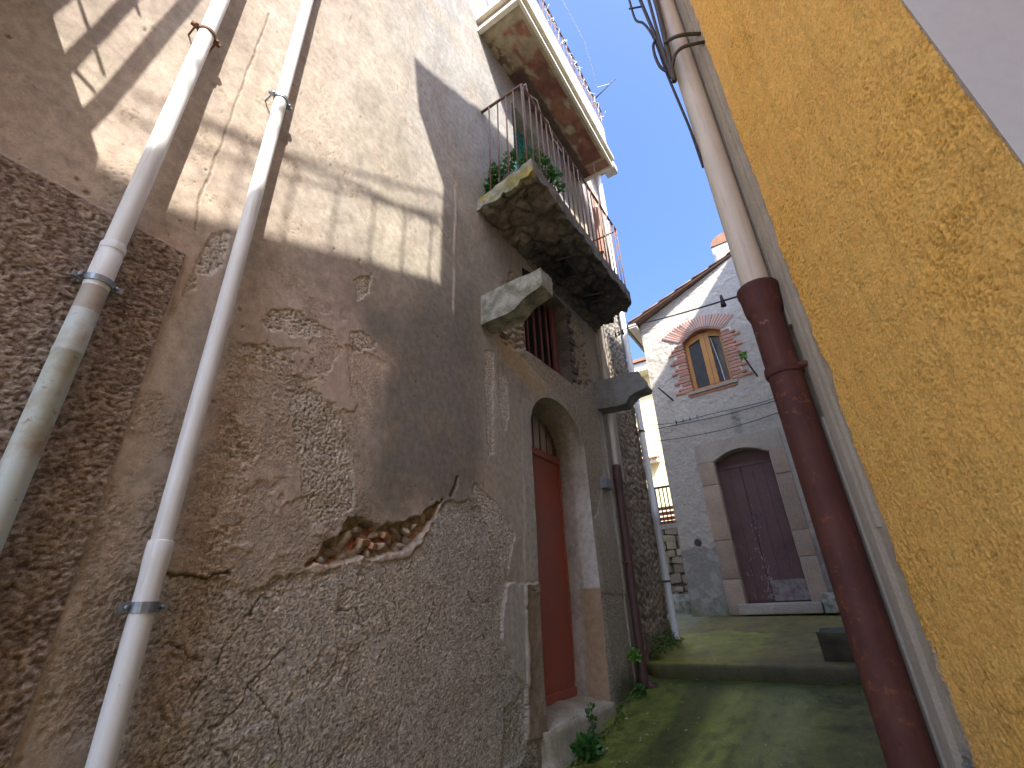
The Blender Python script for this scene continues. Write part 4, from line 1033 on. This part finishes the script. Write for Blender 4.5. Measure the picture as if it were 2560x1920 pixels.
# vent with a black disc for the dark of its hole, pegs
vh = MB().lathe([(0, .048), (.0, .030)], (0, 0), n=20)
hole = MB(); n = 20
for r_, d_ in ((.060, .026), (.048, .034), (.046, .030)):
    for i in range(n): hole.v.append(fpos(-1.91 + r_*math.cos(2*math.pi*i/n), .9 + r_*math.sin(2*math.pi*i/n), d_))
for j in (0, 1):
    for i in range(n): hole.f.append((j*n+i, j*n+(i+1) % n, (j+1)*n+(i+1) % n, (j+1)*n+i))
hole.f.append(tuple(2*n+i for i in range(n)))
hole.build('vent', M['cable'], far)
pg = MB().tube([fpos(-1.84, 3.48, -.02), fpos(-1.93, 3.62, .14), fpos(-2.0, 3.73, .26)], .016, 8).build('iron_peg', M['iron'], None, True)
tag(pg, 'iron peg sticking out of the grey wall left of the brick trimmed window', 'peg')
pg = MB().tube([fpos(-.34, 3.48, -.02), fpos(-.38, 3.62, .14), fpos(-.42, 3.78, .26)], .016, 8).build('iron_peg', M['iron'], None, True)
tag(pg, 'iron peg with a green weed on its tip, right of the brick trimmed window', 'peg')

# =================================================================== BEHIND: retaining wall, pale house
rw = thing('retaining_wall', 'rough stone retaining wall in the gap beside the grey house', 'wall', (-2.9, 10.1, -.3))
MB().box(-4.2, -2.1, 10.12, 10.5, -.4, 1.36).build('backing', simple('brown_bedding', (.23, .18, .12), .95), rw)
st_me = []
for k in range(5):
    tmp = rough_solid(MB().bbox(-.5, .5, -.5, .5, -.5, .5, .12), 'stone_form', M['rubble_brown'], None, 1, .09, 2.2, k+20); st_me.append(tmp.data); bpy.data.objects.remove(tmp)
z = -.35; row = 0
while z < 1.33:
    hh_ = random.uniform(.11, .20); x = -3.7 + random.uniform(0, .15)
    while x < -2.3:
        wd = random.uniform(.14, .32)
        o = link('stone', st_me[random.randrange(5)], rw); o.location = Vector((x+wd/2, 10.10, z+hh_/2)) - BASE[rw.name]
        o.scale = (wd*random.uniform(.82, 1.0), random.uniform(.10, .2), hh_*random.uniform(.78, 1.02)); o.rotation_euler = (random.uniform(-.1, .1), random.uniform(-.22, .22), random.uniform(-.15, .15)); x += wd
    z += hh_
MB().bbox(-4.2, -2.1, 10.0, 10.55, 1.36, 1.46, .015).build('coping', M['lintel'], rw)
rough_solid(MB().box(-3.5, -2.24, 9.2, 9.6, -.4, .13), 'stone_bench', M['stone'], None, 3, .015, 6, 8)
tag(bpy.data.objects['stone_bench'], 'low stone block at the foot of the retaining wall', 'block')
rl = thing('street_railing', 'black iron railing standing on the stone retaining wall', 'railing', (-2.9, 10.2, 1.46))
mu = MB().box(-.01, .01, -.01, .01, 0, .78); pm = bpy.data.meshes.new('baluster'); pm.from_pydata(mu.v, [], mu.f); pm.materials.append(M['iron'])
for k in range(19):
    o = link('baluster', pm, rl); o.location = (-.95 + k*.082, 0, 0)
MB().box(-3.85, -2.3, 10.18, 10.22, 2.24, 2.28).build('handrail', M['iron'], rl)
MB().box(-3.85, -2.3, 10.185, 10.215, 1.52, 1.55).build('lower_rail', M['iron'], rl)
redm = simple('red_barrier_paint', (.55, .10, .07), .6)
rb = thing('red_barrier', 'red slatted barrier behind the black street railing', 'barrier', (-3.0, 10.6, 1.46))
for k in range(4): MB().box(-3.3, -2.3, 10.6, 10.63, 1.52+k*.11, 1.59+k*.11).build('slat', redm, rb)
ph = thing('cream_house', 'sunlit cream house far behind, seen in the gap between the buildings', 'house', (-4.5, 14.5, -.3))
MB().box(-9, -2.4, 14.4, 20, -.4, 6.95).build('wall', M['cream_house'], ph)
MB().bbox(-4.35, -3.85, 14.15, 14.42, 3.95, 4.05, .01).build('canopy', M['fillet'], ph)
for k in range(6):
    x = -4.33 + k*.09
    MB().tube([(x, 14.08, 4.06), (x, 14.42, 4.14)], .04, 8).build('tile', M['tile'], ph, True)
MB().bbox(-4.3, -2.4, 13.9, 14.4, 6.95, 7.25, .01).build('eave', M['fillet'], ph)
MB().prism([(13.8, 7.26), (20, 9.0), (20, 9.1), (13.8, 7.36)], 'x', -6, -2.3).build('roof', M['tile'], ph)
MB().bbox(-9, -4.6, 14.1, 14.39, 1.5, 2.0, .01).build('balcony', redm, ph)

# =================================================================== GROUND
def gz(x, y):
    """surface of the lower, sloping alley"""
    return -.645 + .142*(np.minimum(y, 4.9) - 4.6)
gx = np.concatenate([np.arange(-1.95, .5, .016), np.arange(.5, 3.3, .12)]); gy = np.concatenate([np.arange(-5.5, 1.4, .15), np.arange(1.4, 4.93, .016)])
GX, GY = np.meshgrid(gx, gy, indexing='ij')
w1 = fbm(GX*1.7, GY*1.2, 501, 4); w2 = fbm(GX*6, GY*6, 502, 5); w3 = fbm(GX*25, GY*25, 503, 4)
gh = .030*(w1-.5) + .012*(w2-.5) + .008*(w3-.5)
Cg = np.empty(GX.shape+(3,)); Cg[:] = (.175, .165, .10)
edgeL = sm(.55, .05, GX+1.75 + .25*(w2-.5))
Cg = mixc(Cg, (.17, .19, .055), sm(.36, .6, w2 + .30*edgeL)*.75*sm(.0, -.9, GX))
Cg = mixc(Cg, (.33, .33, .17), sm(.17, .03, np.abs(GX+.93+.05*(w1-.5)))*.8)
Cg = mixc(Cg, (.25, .245, .20), sm(.26, .06, np.abs(GX+.62+.06*(w1-.5)))*.75)
Cg = mixc(Cg, (.075, .07, .03), sm(.16, .04, np.abs(GX+1.22+.08*(w1-.5)))*.8)
Cg = mixc(Cg, (.12, .10, .055), sm(-.55, -.15, GX)*.8)
Cg = mixc(Cg, (.05, .055, .02), sm(.50, .64, fbm(GX*4+3, GY*4, 504, 4))*sm(-.6, -.2, GX)*.8)
Cg = mixc(Cg, (.06, .065, .02), sm(4.45, 4.86, GY + .1*(w2-.5))*.8)
gh += .03*sm(.12, .0, GX+1.75)*sm(.3, .6, w2)
sp1, _ = worley(GX*30, GY*22, 505); Cg = mixc(Cg, (.035, .034, .018), sm(.50, .78, fbm(GX*18, GY*7, 506, 5))*.45)
Cg *= (1+.45*(fbm(GX*9, GY*2.2, 507, 4)-.5))[..., None]
Cg = Cg*np.array([.76, .86, .36])
tag(heightfield('alley_floor', gx, gy, lambda u, v, q: (u, v, gz(u, v)+q), gh, Cg, None, M['ground'], None), kind='structure')
# the step and the upper terrace, rounded nosing
tx = np.concatenate([np.arange(-1.95, .5, .018), np.arange(.5, 3.3, .15)])
prof = [(4.855, -.75), (4.852, -.66), (4.85, -.60), (4.852, -.55), (4.86, -.515), (4.875, -.498), (4.90, -.490)]
ty = np.array([p[0] for p in prof] + list(np.arange(4.92, 9.2, .022)))
def tz(y): return -.490 + .0765*(y-4.90)
TX, TY = np.meshgrid(tx, ty, indexing='ij')
zprof = np.array([p[1] for p in prof] + [tz(v) for v in ty[len(prof):]])
w1 = fbm(TX*1.6, TY*1.3, 511, 4); w2 = fbm(TX*6, TY*6, 512, 5); w3 = fbm(TX*25, TY*25, 513, 4)
Z0 = zprof[None, :] + .018*(w1-.5) + .008*(w2-.5) + .005*(w3-.5)
Z0 += .06*sm(.22, .0, TX+1.78+.1*(w2-.5))*sm(5.0, 5.2, TY)*sm(6.1, 5.8, TY)
Ct = np.empty(TX.shape+(3,)); Ct[:] = (.125, .115, .065)
Ct = mixc(Ct, (.10, .10, .075), sm(.45, .6, w2)*.7)
swirl = np.hypot((TX+1.35), (TY-5.6)*.55)
Ct = mixc(Ct, (.155, .18, .055), sm(.42, .34, np.abs(swirl-.35)+.2*(w2-.5))*sm(-.75, -.95, TX)*.8)
Ct = mixc(Ct, (.10, .105, .09), sm(.14, .05, np.hypot(TX+1.35, (TY-5.35)*.8))*.8)
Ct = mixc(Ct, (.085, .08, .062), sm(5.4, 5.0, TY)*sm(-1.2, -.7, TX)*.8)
rise = sm(4.9, 4.86, TY); Ct = mixc(Ct, (.035, .036, .016), rise*.9)  # shade of the riser put into its colour
Ct = mixc(Ct, (.055, .065, .02), sm(8.2, 8.5, TY)*.8)
Ct = np.clip(Ct*np.array([1.75, 1.4, 1.05]), 0, .6)
Ct *= (1+.6*(fbm(TX*8, TY*3, 517, 4)-.5))[..., None]; Ct = mixc(Ct, (.07, .065, .04), sm(.50, .78, fbm(TX*15, TY*10, 518, 5))*.45)
Ct = Ct*np.array([.80, .84, .56])
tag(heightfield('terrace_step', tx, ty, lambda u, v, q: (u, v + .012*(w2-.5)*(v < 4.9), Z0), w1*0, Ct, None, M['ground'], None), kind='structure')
blk = rough_solid(MB().box(-.33, .95, 5.08, 5.76, -.7, -.268), 'stone_step', simple('dark_damp_stone', (.075, .062, .036), .9, (.035, .03, .017), 6, .35, .65, 45, .006, .7), None, 6, .012, 6, 9)
tag(blk, 'dark damp stone step on the terrace beside the big brown pipe', 'step')
tag(MB().add([(-4.6, 5.79, tz(5.79)-.012), (-1.93, 5.79, tz(5.79)-.012), (-1.93, 9.3, tz(9.3)-.012), (-4.6, 9.3, tz(9.3)-.012)], [(0,1,2,3)]).build('side_lane', simple('mossy_lane', (.22, .19, .09), .95, (.12, .11, .06), 5), None), kind='structure')
tag(MB().box(-14, 8, 9.15, 60, -.6, -.19).build('upper_street', M['soil'], None), kind='structure')
tag(MB().box(-30, 30, -40, -3.3, -2.4, -2.12).build('bounce_sheet', simple('pale_bounce', (.60, .56, .50), .9, (.54, .5, .44), .5), None), kind='structure')  # unseen pale sheet added to bounce sunlight into the alley
tag(MB().add([(-400,-400,-3.2),(400,-400,-3.2),(400,400,-3.2),(-400,400,-3.2)], [(0,1,2,3)]).build('ground', M['soil'], None), kind='structure')

# =================================================================== DRAINPIPES
def clamp(par, ax, ay, z, r, mat, wx=WX, wide=.022, ear=.018):
    mb = MB().lathe([(z-wide/2, r+.001), (z-wide/2, r+.005), (z+wide/2, r+.005), (z+wide/2, r+.001)], (ax, ay), n=24)
    c = mb.build('clamp', mat, par, False)
    for s in (-1, 1):
        MB().bbox(ax-.012, ax+.004, ay+s*(r+.003), ay+s*(r+ear+.012), z-wide/2, z+wide/2, .002).build('clamp_ear', mat, c) if s > 0 else MB().bbox(ax-.012, ax+.004, ay-(r+ear+.012), ay-(r+.003), z-wide/2, z+wide/2, .002).build('clamp_ear', mat, c)
        MB().tube([(ax+.002, ay+s*(r+ear*.7), z), (ax+.012, ay+s*(r+ear*.7), z)], .007, 6).build('screw', mat, c, True)
        MB().tube([(ax-.01, ay+s*(r+ear*.7), z), (wx-.01, ay+s*(r+ear*.7), z)], .004, 6).build('wall_pin', mat, c, True)
    return c
P1 = (-1.683, .276)
p1 = thing('drainpipe', 'leftmost white drainpipe, wider and stained with rust on its lower length', 'drainpipe', (*P1, -1.25), 'drainpipes on the walls')
MB().lathe([(1.105, .0295), (1.4, .0295), (2.5, .0295), (5.2, .0295)], P1, n=28).build('upper_pipe', M['pvc'], p1, True)
smooth_by_angle(MB().lathe([(.93, .0325), (.945, .0335), (1.06, .0335), (1.062, .0325), (1.075, .0325), (1.077, .0340), (1.10, .0340), (1.108, .0295)], P1, n=28).build('socket', M['pvc'], p1), 30)
def stained():
    mt, nt, b = nodes('aged_grey_green_pvc'); v = objvec(nt)
    n = noise(nt, v, 5, 7, .65); n2 = noise(nt, v, 26, 5, .7)
    c = mix(nt, ramp(nt, n, [(.5, 0.0), (.66, 1.0)]), (.50, .55, .52), (.33, .27, .18))
    c = mix(nt, ramp(nt, n2, [(.62, 0.0), (.72, 1.0)]), c, (.26, .15, .075))
    sx = N(nt, 'ShaderNodeSeparateXYZ'); nt.links.new(v, sx.inputs[0])
    z = sx.outputs['Z']; band = math_(nt, 'MULTIPLY', math_(nt, 'GREATER_THAN', math_(nt, 'ADD', z, math_(nt, 'MULTIPLY', n, .06)), 2.125), 1.0)
    c = mix(nt, math_(nt, 'MULTIPLY', band, .6), c, (.34, .235, .16))
    nt.links.new(c, b.inputs['Base Color']); b.inputs['Roughness'].default_value = .55
    bump(nt, b, n2, .3, .001); return mt
MB().lathe([(-1.25, .0345), (.3, .034), (.70, .034), (.702, .0352), (.71, .0352), (.712, .034), (.935, .032)], P1, n=28).build('lower_pipe', stained(), p1, True)
clamp(p1, *P1, 2.30, .0295, M['rust'], wide=.014); clamp(p1, *P1, .955, .0335, M['zinc'], wide=.020)
P2 = (-1.688, .645); D2 = (0, -.0075)
p2 = thing('drainpipe', 'clean white drainpipe second from the left, with a socket and grey clamp low down', 'drainpipe', (*P2, -1.2), 'drainpipes on the walls')
MB().lathe([(.215, .0285), (1, .0285), (5.2, .0285)], P2, D2, n=28).build('upper_pipe', M['pvc'], p2, True)
smooth_by_angle(MB().lathe([(-1.2, .0315), (.12, .0315), (.155, .0335), (.160, .0342), (.215, .0342), (.222, .0325), (.224, .0285)], P2, D2, n=28).build('lower_pipe', M['pvc'], p2), 30)
clamp(p2, P2[0], P2[1]+D2[1]*2.3, 2.30, .0285, M['zinc'], wide=.018); clamp(p2, P2[0], P2[1], .042, .0315, M['zinc'], wide=.028)
P3 = (-1.69, 4.575); D3 = (0, .022)
p3 = thing('drainpipe', 'thin drainpipe beside the red doorway, white above and brown below', 'drainpipe', (*P3, -.65), 'drainpipes on the walls')
MB().lathe([(1.30, .027), (3.3, .027)], P3, D3, n=18).build('upper_pipe', M['pvc_warm'], p3, True)
MB().lathe([(-.64, .040), (1.0, .040), (1.12, .040), (1.13, .046), (1.28, .046), (1.32, .042), (1.325, .027)], P3, D3, n=18).build('lower_pipe', M['brownpipe'], p3, True)
clamp(p3, P3[0], P3[1]+.008, .36, .040, M['rust'], wide=.02); clamp(p3, P3[0], P3[1]+.042, 1.92, .027, M['iron'], wide=.02)
MB().tube([(-1.69, 4.575, -.6), (-1.66, 4.6, -.655), (-1.60, 4.63, -.66)], .041, 14).build('shoe', M['brownpipe'], p3, True)
P4 = (-1.69, 5.70); D4 = (0, -.006)
p4 = thing('drainpipe', 'white drainpipe at the far corner of the narrow brown house', 'drainpipe', (*P4, -.36), 'drainpipes on the walls')
MB().lathe([(-.35, .0375), (.9, .0375), (.905, .042), (1.02, .042), (1.03, .0375), (6.8, .0375)], P4, D4, n=18).build('pipe', M['pvc'], p4, True)
clamp(p4, *P4, .22, .0375, M['iron'], wide=.02); clamp(p4, P4[0], P4[1]-.01, 2.0, .0375, M['iron'], wide=.02); clamp(p4, P4[0], P4[1]-.02, 3.85, .0375, M['iron'], wide=.02)
P5 = (.0145, 2.05)
p5 = thing('drainpipe', 'big rust brown iron drainpipe with a bell collar, ivory pipe rising from it', 'drainpipe', (*P5, -.98), 'drainpipes on the walls')
MB().lathe([(1.10, .0595), (2, .0595), (4.3, .0595)], P5, n=40).build('upper_pipe', M['pvc_warm'], p5, True)
def iron5():
    mt, nt, b = nodes('red_oxide_cast_iron'); v = objvec(nt)
    n = noise(nt, v, 5, 8, .65); n2 = noise(nt, v, 30, 6, .7); n3 = noise(nt, v, 2.2, 3, .5)
    c = mix(nt, ramp(nt, n, [(.4, 0.0), (.62, 1.0)]), (.098, .038, .032), (.13, .05, .038))
    c = mix(nt, ramp(nt, n3, [(.5, 0.0), (.7, 1.0)]), c, (.07, .03, .03))
    mp = N(nt, 'ShaderNodeMapping'); mp.inputs['Scale'].default_value = (1, 1, .08); nt.links.new(v, mp.inputs[0])
    c = mix(nt, math_(nt, 'MULTIPLY', ramp(nt, noise(nt, mp.outputs[0], 55, 3, .65), [(.55, 0.0), (.75, 1.0)]), .45), c, (.17, .075, .055))
    c = mix(nt, ramp(nt, noise(nt, v, 3.3, 5, .7), [(.60, 0.0), (.70, 1.0)]), c, (.155, .06, .034))
    c = mix(nt, math_(nt, 'MULTIPLY', ramp(nt, n2, [(.56, 0.0), (.66, 1.0)]), ramp(nt, n, [(.45, 0.0), (.55, 1.0)])), c, (.25, .09, .04))
    nt.links.new(c, b.inputs['Base Color']); nt.links.new(ramp(nt, n2, [(.3, .5), (.7, .75)]), b.inputs['Roughness']); b.inputs['Specular IOR Level'].default_value = .2
    bump(nt, b, mix(nt, .5, n, n2), .35, .003); return mt
M['iron5'] = iron5()
lp = MB().lathe([(-1.05, .0635), (0, .0635), (1.085, .0635), (1.105, .066), (1.125, .074), (1.15, .0775), (1.215, .081), (1.228, .0855), (1.25, .0870), (1.256, .0845), (1.252, .062)], P5, n=40)
smooth_by_angle(lp.build('lower_pipe', M['iron5'], p5), 40)
smooth_by_angle(MB().lathe([(.815, .0635), (.818, .070), (.83, .0722), (.845, .0722), (.857, .070), (.86, .0635)], P5, n=40).build('clamp', M['iron5'], p5), 40)
a0 = on_wall(-.10, .0); MB().tube([(P5[0]+.05, P5[1]-.035, .838), (a0[0]-.01, a0[1]-.004, .842), (a0[0]+.03, a0[1]+.01, .842)], .013, 8).build('bracket', M['iron5'], p5, True)
# scraped ring of bare metal
for a_, b_, z_ in ((-2.1, -1.5, 1.052), (-3.0, -2.4, 1.02)):
    rg_ = MB()
    for i in range(9):
        th = a_ + (b_-a_)*i/8; zz = z_ + .006*math.sin(i*1.3)
        for dz__ in (-.005, .005): rg_.v.append((P5[0]+.0642*math.cos(th), P5[1]+.0642*math.sin(th), zz+dz__*(1 if 0 < i < 8 else .2)))
    rg_.f += [(2*i, 2*i+2, 2*i+3, 2*i+1) for i in range(8)]
    rg_.build('scraped_mark', simple('scraped_iron', (.26, .12, .09), .7, bstr=0), p5)

# =================================================================== CABLES
def sph(az, el, D):
    a = math.radians(az); return (D*math.sin(a), D*math.cos(a), D*math.tan(math.radians(el)))
def curve(pts, n=8):
    P = [Vector(p) for p in pts]; out = []
    for i in range(len(P)-1):
        p0 = P[max(i-1, 0)]; p1_ = P[i]; p2_ = P[i+1]; p3_ = P[min(i+2, len(P)-1)]
        for k in range(n):
            t = k/n; out.append(.5*((2*p1_) + (-p0+p2_)*t + (2*p0-5*p1_+4*p2_-p3_)*t*t + (-p0+3*p1_-3*p2_+p3_)*t**3))
    out.append(P[-1]); return out
cb = thing('cable_bundle', 'tangle of black and brown cables tied to the ivory pipe high up', 'cables', (-.06, 1.98, 2.2))
def cable(pts, r, mat, par=cb, name='cable'): return MB().tube(curve(pts), r, 8).build(name, mat, par, True)
cable([sph(-5.3,63.5,1.99), sph(-5.15,62.2,1.99), sph(-5,60.6,1.99), sph(-3.9,60.0,1.98), sph(-3.2,59.2,1.98), sph(-2.75,58,1.98), sph(-2.45,55.2,1.99), sph(-1.9,52.0,1.99), sph(-1.5,49.2,2.0), sph(-1.32,45.5,2.04)], .0075, M['cable'])
cable([sph(-.6,63,1.96), sph(-.75,61,1.96), sph(-1.2,57.6,1.955), sph(-1.65,54.2,1.955)], .016, M['cable_br'])
cable([sph(-3.4,63,1.98), sph(-3.25,61.7,1.97), sph(-2.5,58.5,1.96), sph(-1.85,54.6,1.96)], .011, M['cable'])
cable([sph(-1.7,63,1.96), sph(-1.9,60.5,1.955), sph(-2.0,57.5,1.95), sph(-1.75,54.3,1.95)], .010, M['cable_br'])
cable([sph(-2.4,58.3,1.96), sph(-3.25,57.9,1.95), sph(-3.45,57.0,1.95), sph(-3.1,55.9,1.95), sph(-2.2,55.2,1.96)], .009, M['cable'])
cable([sph(-1.4,57.6,1.94), sph(.4,57.55,1.91), sph(2.2,57.2,1.93), (*on_wall(-.03, -.01), 1.955*math.tan(math.radians(56.9)))], .011, M['cable_br'])
cable([sph(-1.5,55.2,1.95), sph(-.4,56.2,1.92), sph(1.3,56.4,1.91), (*on_wall(-.02, -.01), 1.955*math.tan(math.radians(56.0)))], .010, M['cable_br'])
MB().tube([sph(-3.2,61.2,1.985), sph(-5.6,61.6,1.985)], .006, 6).build('cable_tie', M['cable'], cb, True)
# wire across the alley, wires on the far facade
aw = MB().tube(curve([(-1.75, 5.32, 3.30), (-1.2, 4.25, 2.66), (-.5, 2.95, 1.82), (-.07, 2.08, 1.27)], 10), .0045, 6).build('washing_line', M['cable'], None, True)
tag(aw, 'thin dark wire strung across the alley to the collar of the big pipe', 'wire')
for k, t in enumerate((.06, .13, .20, .955)):
    p = Vector((-1.75, 5.32, 3.30)).lerp(Vector((-.07, 2.08, 1.27)), t)
    q = MB().tube([p + Vector((0, 0, -.03+.0*k)), p + Vector((0, 0, .035))], [.014, .006], 8)
    o = q.build('clip', M['cable'], aw, True)
def fw(pts, lab, r=.006):
    o = MB().tube(curve([fpos(x, z, d_) for x, z, d_ in pts], 8), r, 6).build('facade_wire', M['cable'], None, True); tag(o, lab, 'wire', 'wires across the grey house front'); return o
o = fw([(-2.4,3.12,.05),(-1.84,3.03,.05),(-1.2,3.02,.05),(-.4,3.0,.04),(.2,3.05,.04)], 'uppermost wire across the grey house front, with small clips')
for k in range(4): MB().tube([fpos(-1.86+k*.13, 3.0, .05), fpos(-1.86+k*.13, 3.07, .05)], .014 if k == 0 else .008, 6).build('clip', M['cable'], o, True)
fw([(-2.28,3.01,.05),(-1.6,2.97,.05),(-.9,2.94,.05),(.2,2.98,.04)], 'middle wire across the grey house front')
fw([(-2.36,2.78,.06),(-1.8,2.72,.05),(-1.2,2.69,.05),(-.6,2.71,.05),(.2,2.80,.04)], 'lowest wire across the grey house front, just above the stone lintel')
fw([(-2.34,2.78,.06),(-2.36,2.6,.08),(-2.25,2.4,.05),(-2.2,2.2,.03)], 'loose end of wire hanging at the left corner of the grey house', .004)
# overhead service cables that cross above the eye point
for k, (a, b_) in enumerate((((.148,-1.62,4.86), (.12,.16,5.80)), ((.148,-1.62,4.72), (.12,.16,5.60)))):
    o = MB().tube(curve([a, Vector(a).lerp(Vector(b_), .5) + Vector((0, 0, -.06)), b_], 10), .0075, 6).build('service_cable', M['cable'], None, True)
    tag(o, 'overhead service cable above the viewpoint, ' + ('upper of the pair' if k == 0 else 'lower of the pair'), 'cable')

# =================================================================== SMALL THINGS
bxo = MB().bbox(-1.76, -1.69, 4.27, 4.42, 1.03, 1.13, .004).build('meter_box', M['box_grey'], None)
tag(bxo, 'small lilac grey metal box on the wall right of the red doorway', 'box')
# potted plant on the lower balcony
pp = thing('potted_plant', 'bushy green plant in a grey pot at the near end of the lower balcony', 'plant', (-1.52, 2.60, 3.16))
smooth_by_angle(MB().lathe([(3.15, .10), (3.16, .115), (3.40, .15), (3.42, .16), (3.45, .16), (3.45, .145), (3.41, .14)], (-1.52, 2.60), n=24).build('pot', M['pot'], pp), 35)
def leaves(name, centres, n, size, mat, par, droop=0, seed=1):
    rnd = random.Random(seed); mb = MB()
    for _ in range(n):
        c, r = rnd.choice(centres)
        d = Vector((rnd.gauss(0, 1), rnd.gauss(0, 1), rnd.gauss(0, 1)))
        d.normalize(); p = Vector(c) + Vector((d.x*r[0], d.y*r[1], d.z*r[2]))*rnd.random()**.45
        ax = (d + Vector((0, 0, .4-droop)) + Vector((rnd.uniform(-.6, .6), rnd.uniform(-.6, .6), rnd.uniform(-.5, .5)))).normalized()
        sd_ = ax.cross(Vector((rnd.uniform(-1, 1), rnd.uniform(-1, 1), rnd.uniform(-.3, 1)))).normalized(); up_ = ax.cross(sd_)
        L_ = size*rnd.uniform(.6, 1.3); W_ = L_*rnd.uniform(.30, .45)
        mb.add([p, p+ax*L_*.35+sd_*W_+up_*L_*.08, p+ax*L_*.75+sd_*W_*.75+up_*L_*.05, p+ax*L_-up_*L_*.1, p+ax*L_*.75-sd_*W_*.75+up_*L_*.05, p+ax*L_*.35-sd_*W_+up_*L_*.08], [(0,1,2,3), (0,3,4,5)])
    o = mb.build(name, mat, par); o['kind'] = 'stuff'; return o
leaves('foliage', [((-1.5,2.6,3.66), (.17,.17,.14)), ((-1.66,2.5,3.52), (.08,.10,.16)), ((-1.38,2.70,3.66), (.14,.18,.13)), ((-1.30,2.85,3.55), (.09,.13,.16)), ((-1.70,2.46,3.36), (.05,.06,.10))], 900, .045, M['leaf'], pp, .3, 3)
st = MB()
for k in range(9): st.tube(curve([(-1.52+.02*(k % 3), 2.6, 3.40), (-1.52+.1*math.cos(k*2.4), 2.6+.1*math.sin(k*2.4), 3.58), (-1.48+.2*math.cos(k*2.4), 2.64+.2*math.sin(k*2.4), 3.66)], 4), .004, 5)
st.build('stems', M['leaf'], pp)
def weed(label, p, n, r, size, mat, seed, h_=.10):
    t = thing('weed', label, 'weed', p, 'weeds along the wall foot')
    leaves('leaves', [((p[0], p[1], p[2]+h_*.55), (r, r, h_*.5))], n, size, mat, t, .1, seed)
    sb = MB()
    for k in range(6): sb.tube([p, (p[0]+r*.6*math.cos(k), p[1]+r*.6*math.sin(k), p[2]+h_*.7)], [.003, .0015], 4)
    sb.build('stems', mat, t)
weed('leafy green weed on the ground in front of the red door threshold', (-1.62, 3.22, -.845), 130, .075, .045, M['leaf'], 11, .10)
weed('thin upright weed against the threshold stone', (-1.66, 3.42, -.80), 34, .025, .035, M['leaf'], 12, .20)
weed('bright weed sprouting beside the thin brown drainpipe', (-1.70, 4.45, -.44), 60, .04, .035, M['leaf_bright'], 13, .08)
weed('small weed at the foot of the thin brown drainpipe', (-1.67, 4.38, -.675), 60, .05, .03, M['leaf'], 14, .06)
weed('yellow green weed on the tip of the iron peg beside the window', fpos(-.43, 3.76, .26), 45, .05, .045, M['leaf_bright'], 15, .12)
mo = MB(); rnd = random.Random(5)
for _ in range(4200):
    if rnd.random() < .5:
        y = rnd.uniform(4.93, 5.75); x = -1.74 + abs(rnd.gauss(0, .05)); z = tz(y) + .06 + max(0, rnd.gauss(.02, .07))*max(0, 1-(x+1.74)*7)
    else:
        y = rnd.uniform(2.4, 4.8); x = -1.74 + abs(rnd.gauss(0, .03)) + (.07 if y < 3.95 else 0); z = float(gz(x, y)) + .012
        if rnd.random() < .6 and y < 4: continue
    s = rnd.uniform(.003, .008); a_ = rnd.uniform(0, 6.28); t_ = rnd.uniform(-.6, .6)
    v = Vector((math.cos(a_), math.sin(a_), t_))*s; q_ = Vector((-math.sin(a_), math.cos(a_), .5))*s*.6
    p = Vector((x, y, z)); mo.add([p-v-q_, p+v-q_, p+v*.8+q_+Vector((0, 0, s)), p-v*.8+q_+Vector((0, 0, s))], [(0, 1, 2, 3)])
o = mo.build('moss', M['moss'], None); tag(o, 'dark green moss and tiny plants along the foot of the left wall', 'moss', kind='stuff')
# bits of litter and dead leaves on the alley floor
lt = MB()
for _ in range(120):
    y = rnd.uniform(2.6, 4.8); x = rnd.uniform(-1.7, -.1) if rnd.random() < .5 else rnd.uniform(-1.65, -1.1); z = float(gz(x, y)) + .016
    if rnd.random() < .25: y = rnd.uniform(4.95, 7.5); z = tz(y) + .01
    s = rnd.uniform(.005, .014); a_ = rnd.uniform(0, 6.28); v = Vector((math.cos(a_), math.sin(a_), rnd.uniform(-.2, .3)))*s; q_ = Vector((-math.sin(a_), math.cos(a_), .2))*s*rnd.uniform(.3, .6)
    p = Vector((x, y, z)); lt.add([p-v, p-q_*.8, p+v, p+q_+Vector((0, 0, s*.4))], [(0, 1, 2, 3)])
o = lt.build('litter', simple('dry_leaf_bits', (.42, .38, .28), .8, (.22, .17, .10), 60, .4, .6, bstr=0), None); tag(o, 'scraps of dry leaf scattered on the mossy alley floor', 'litter', kind='stuff')
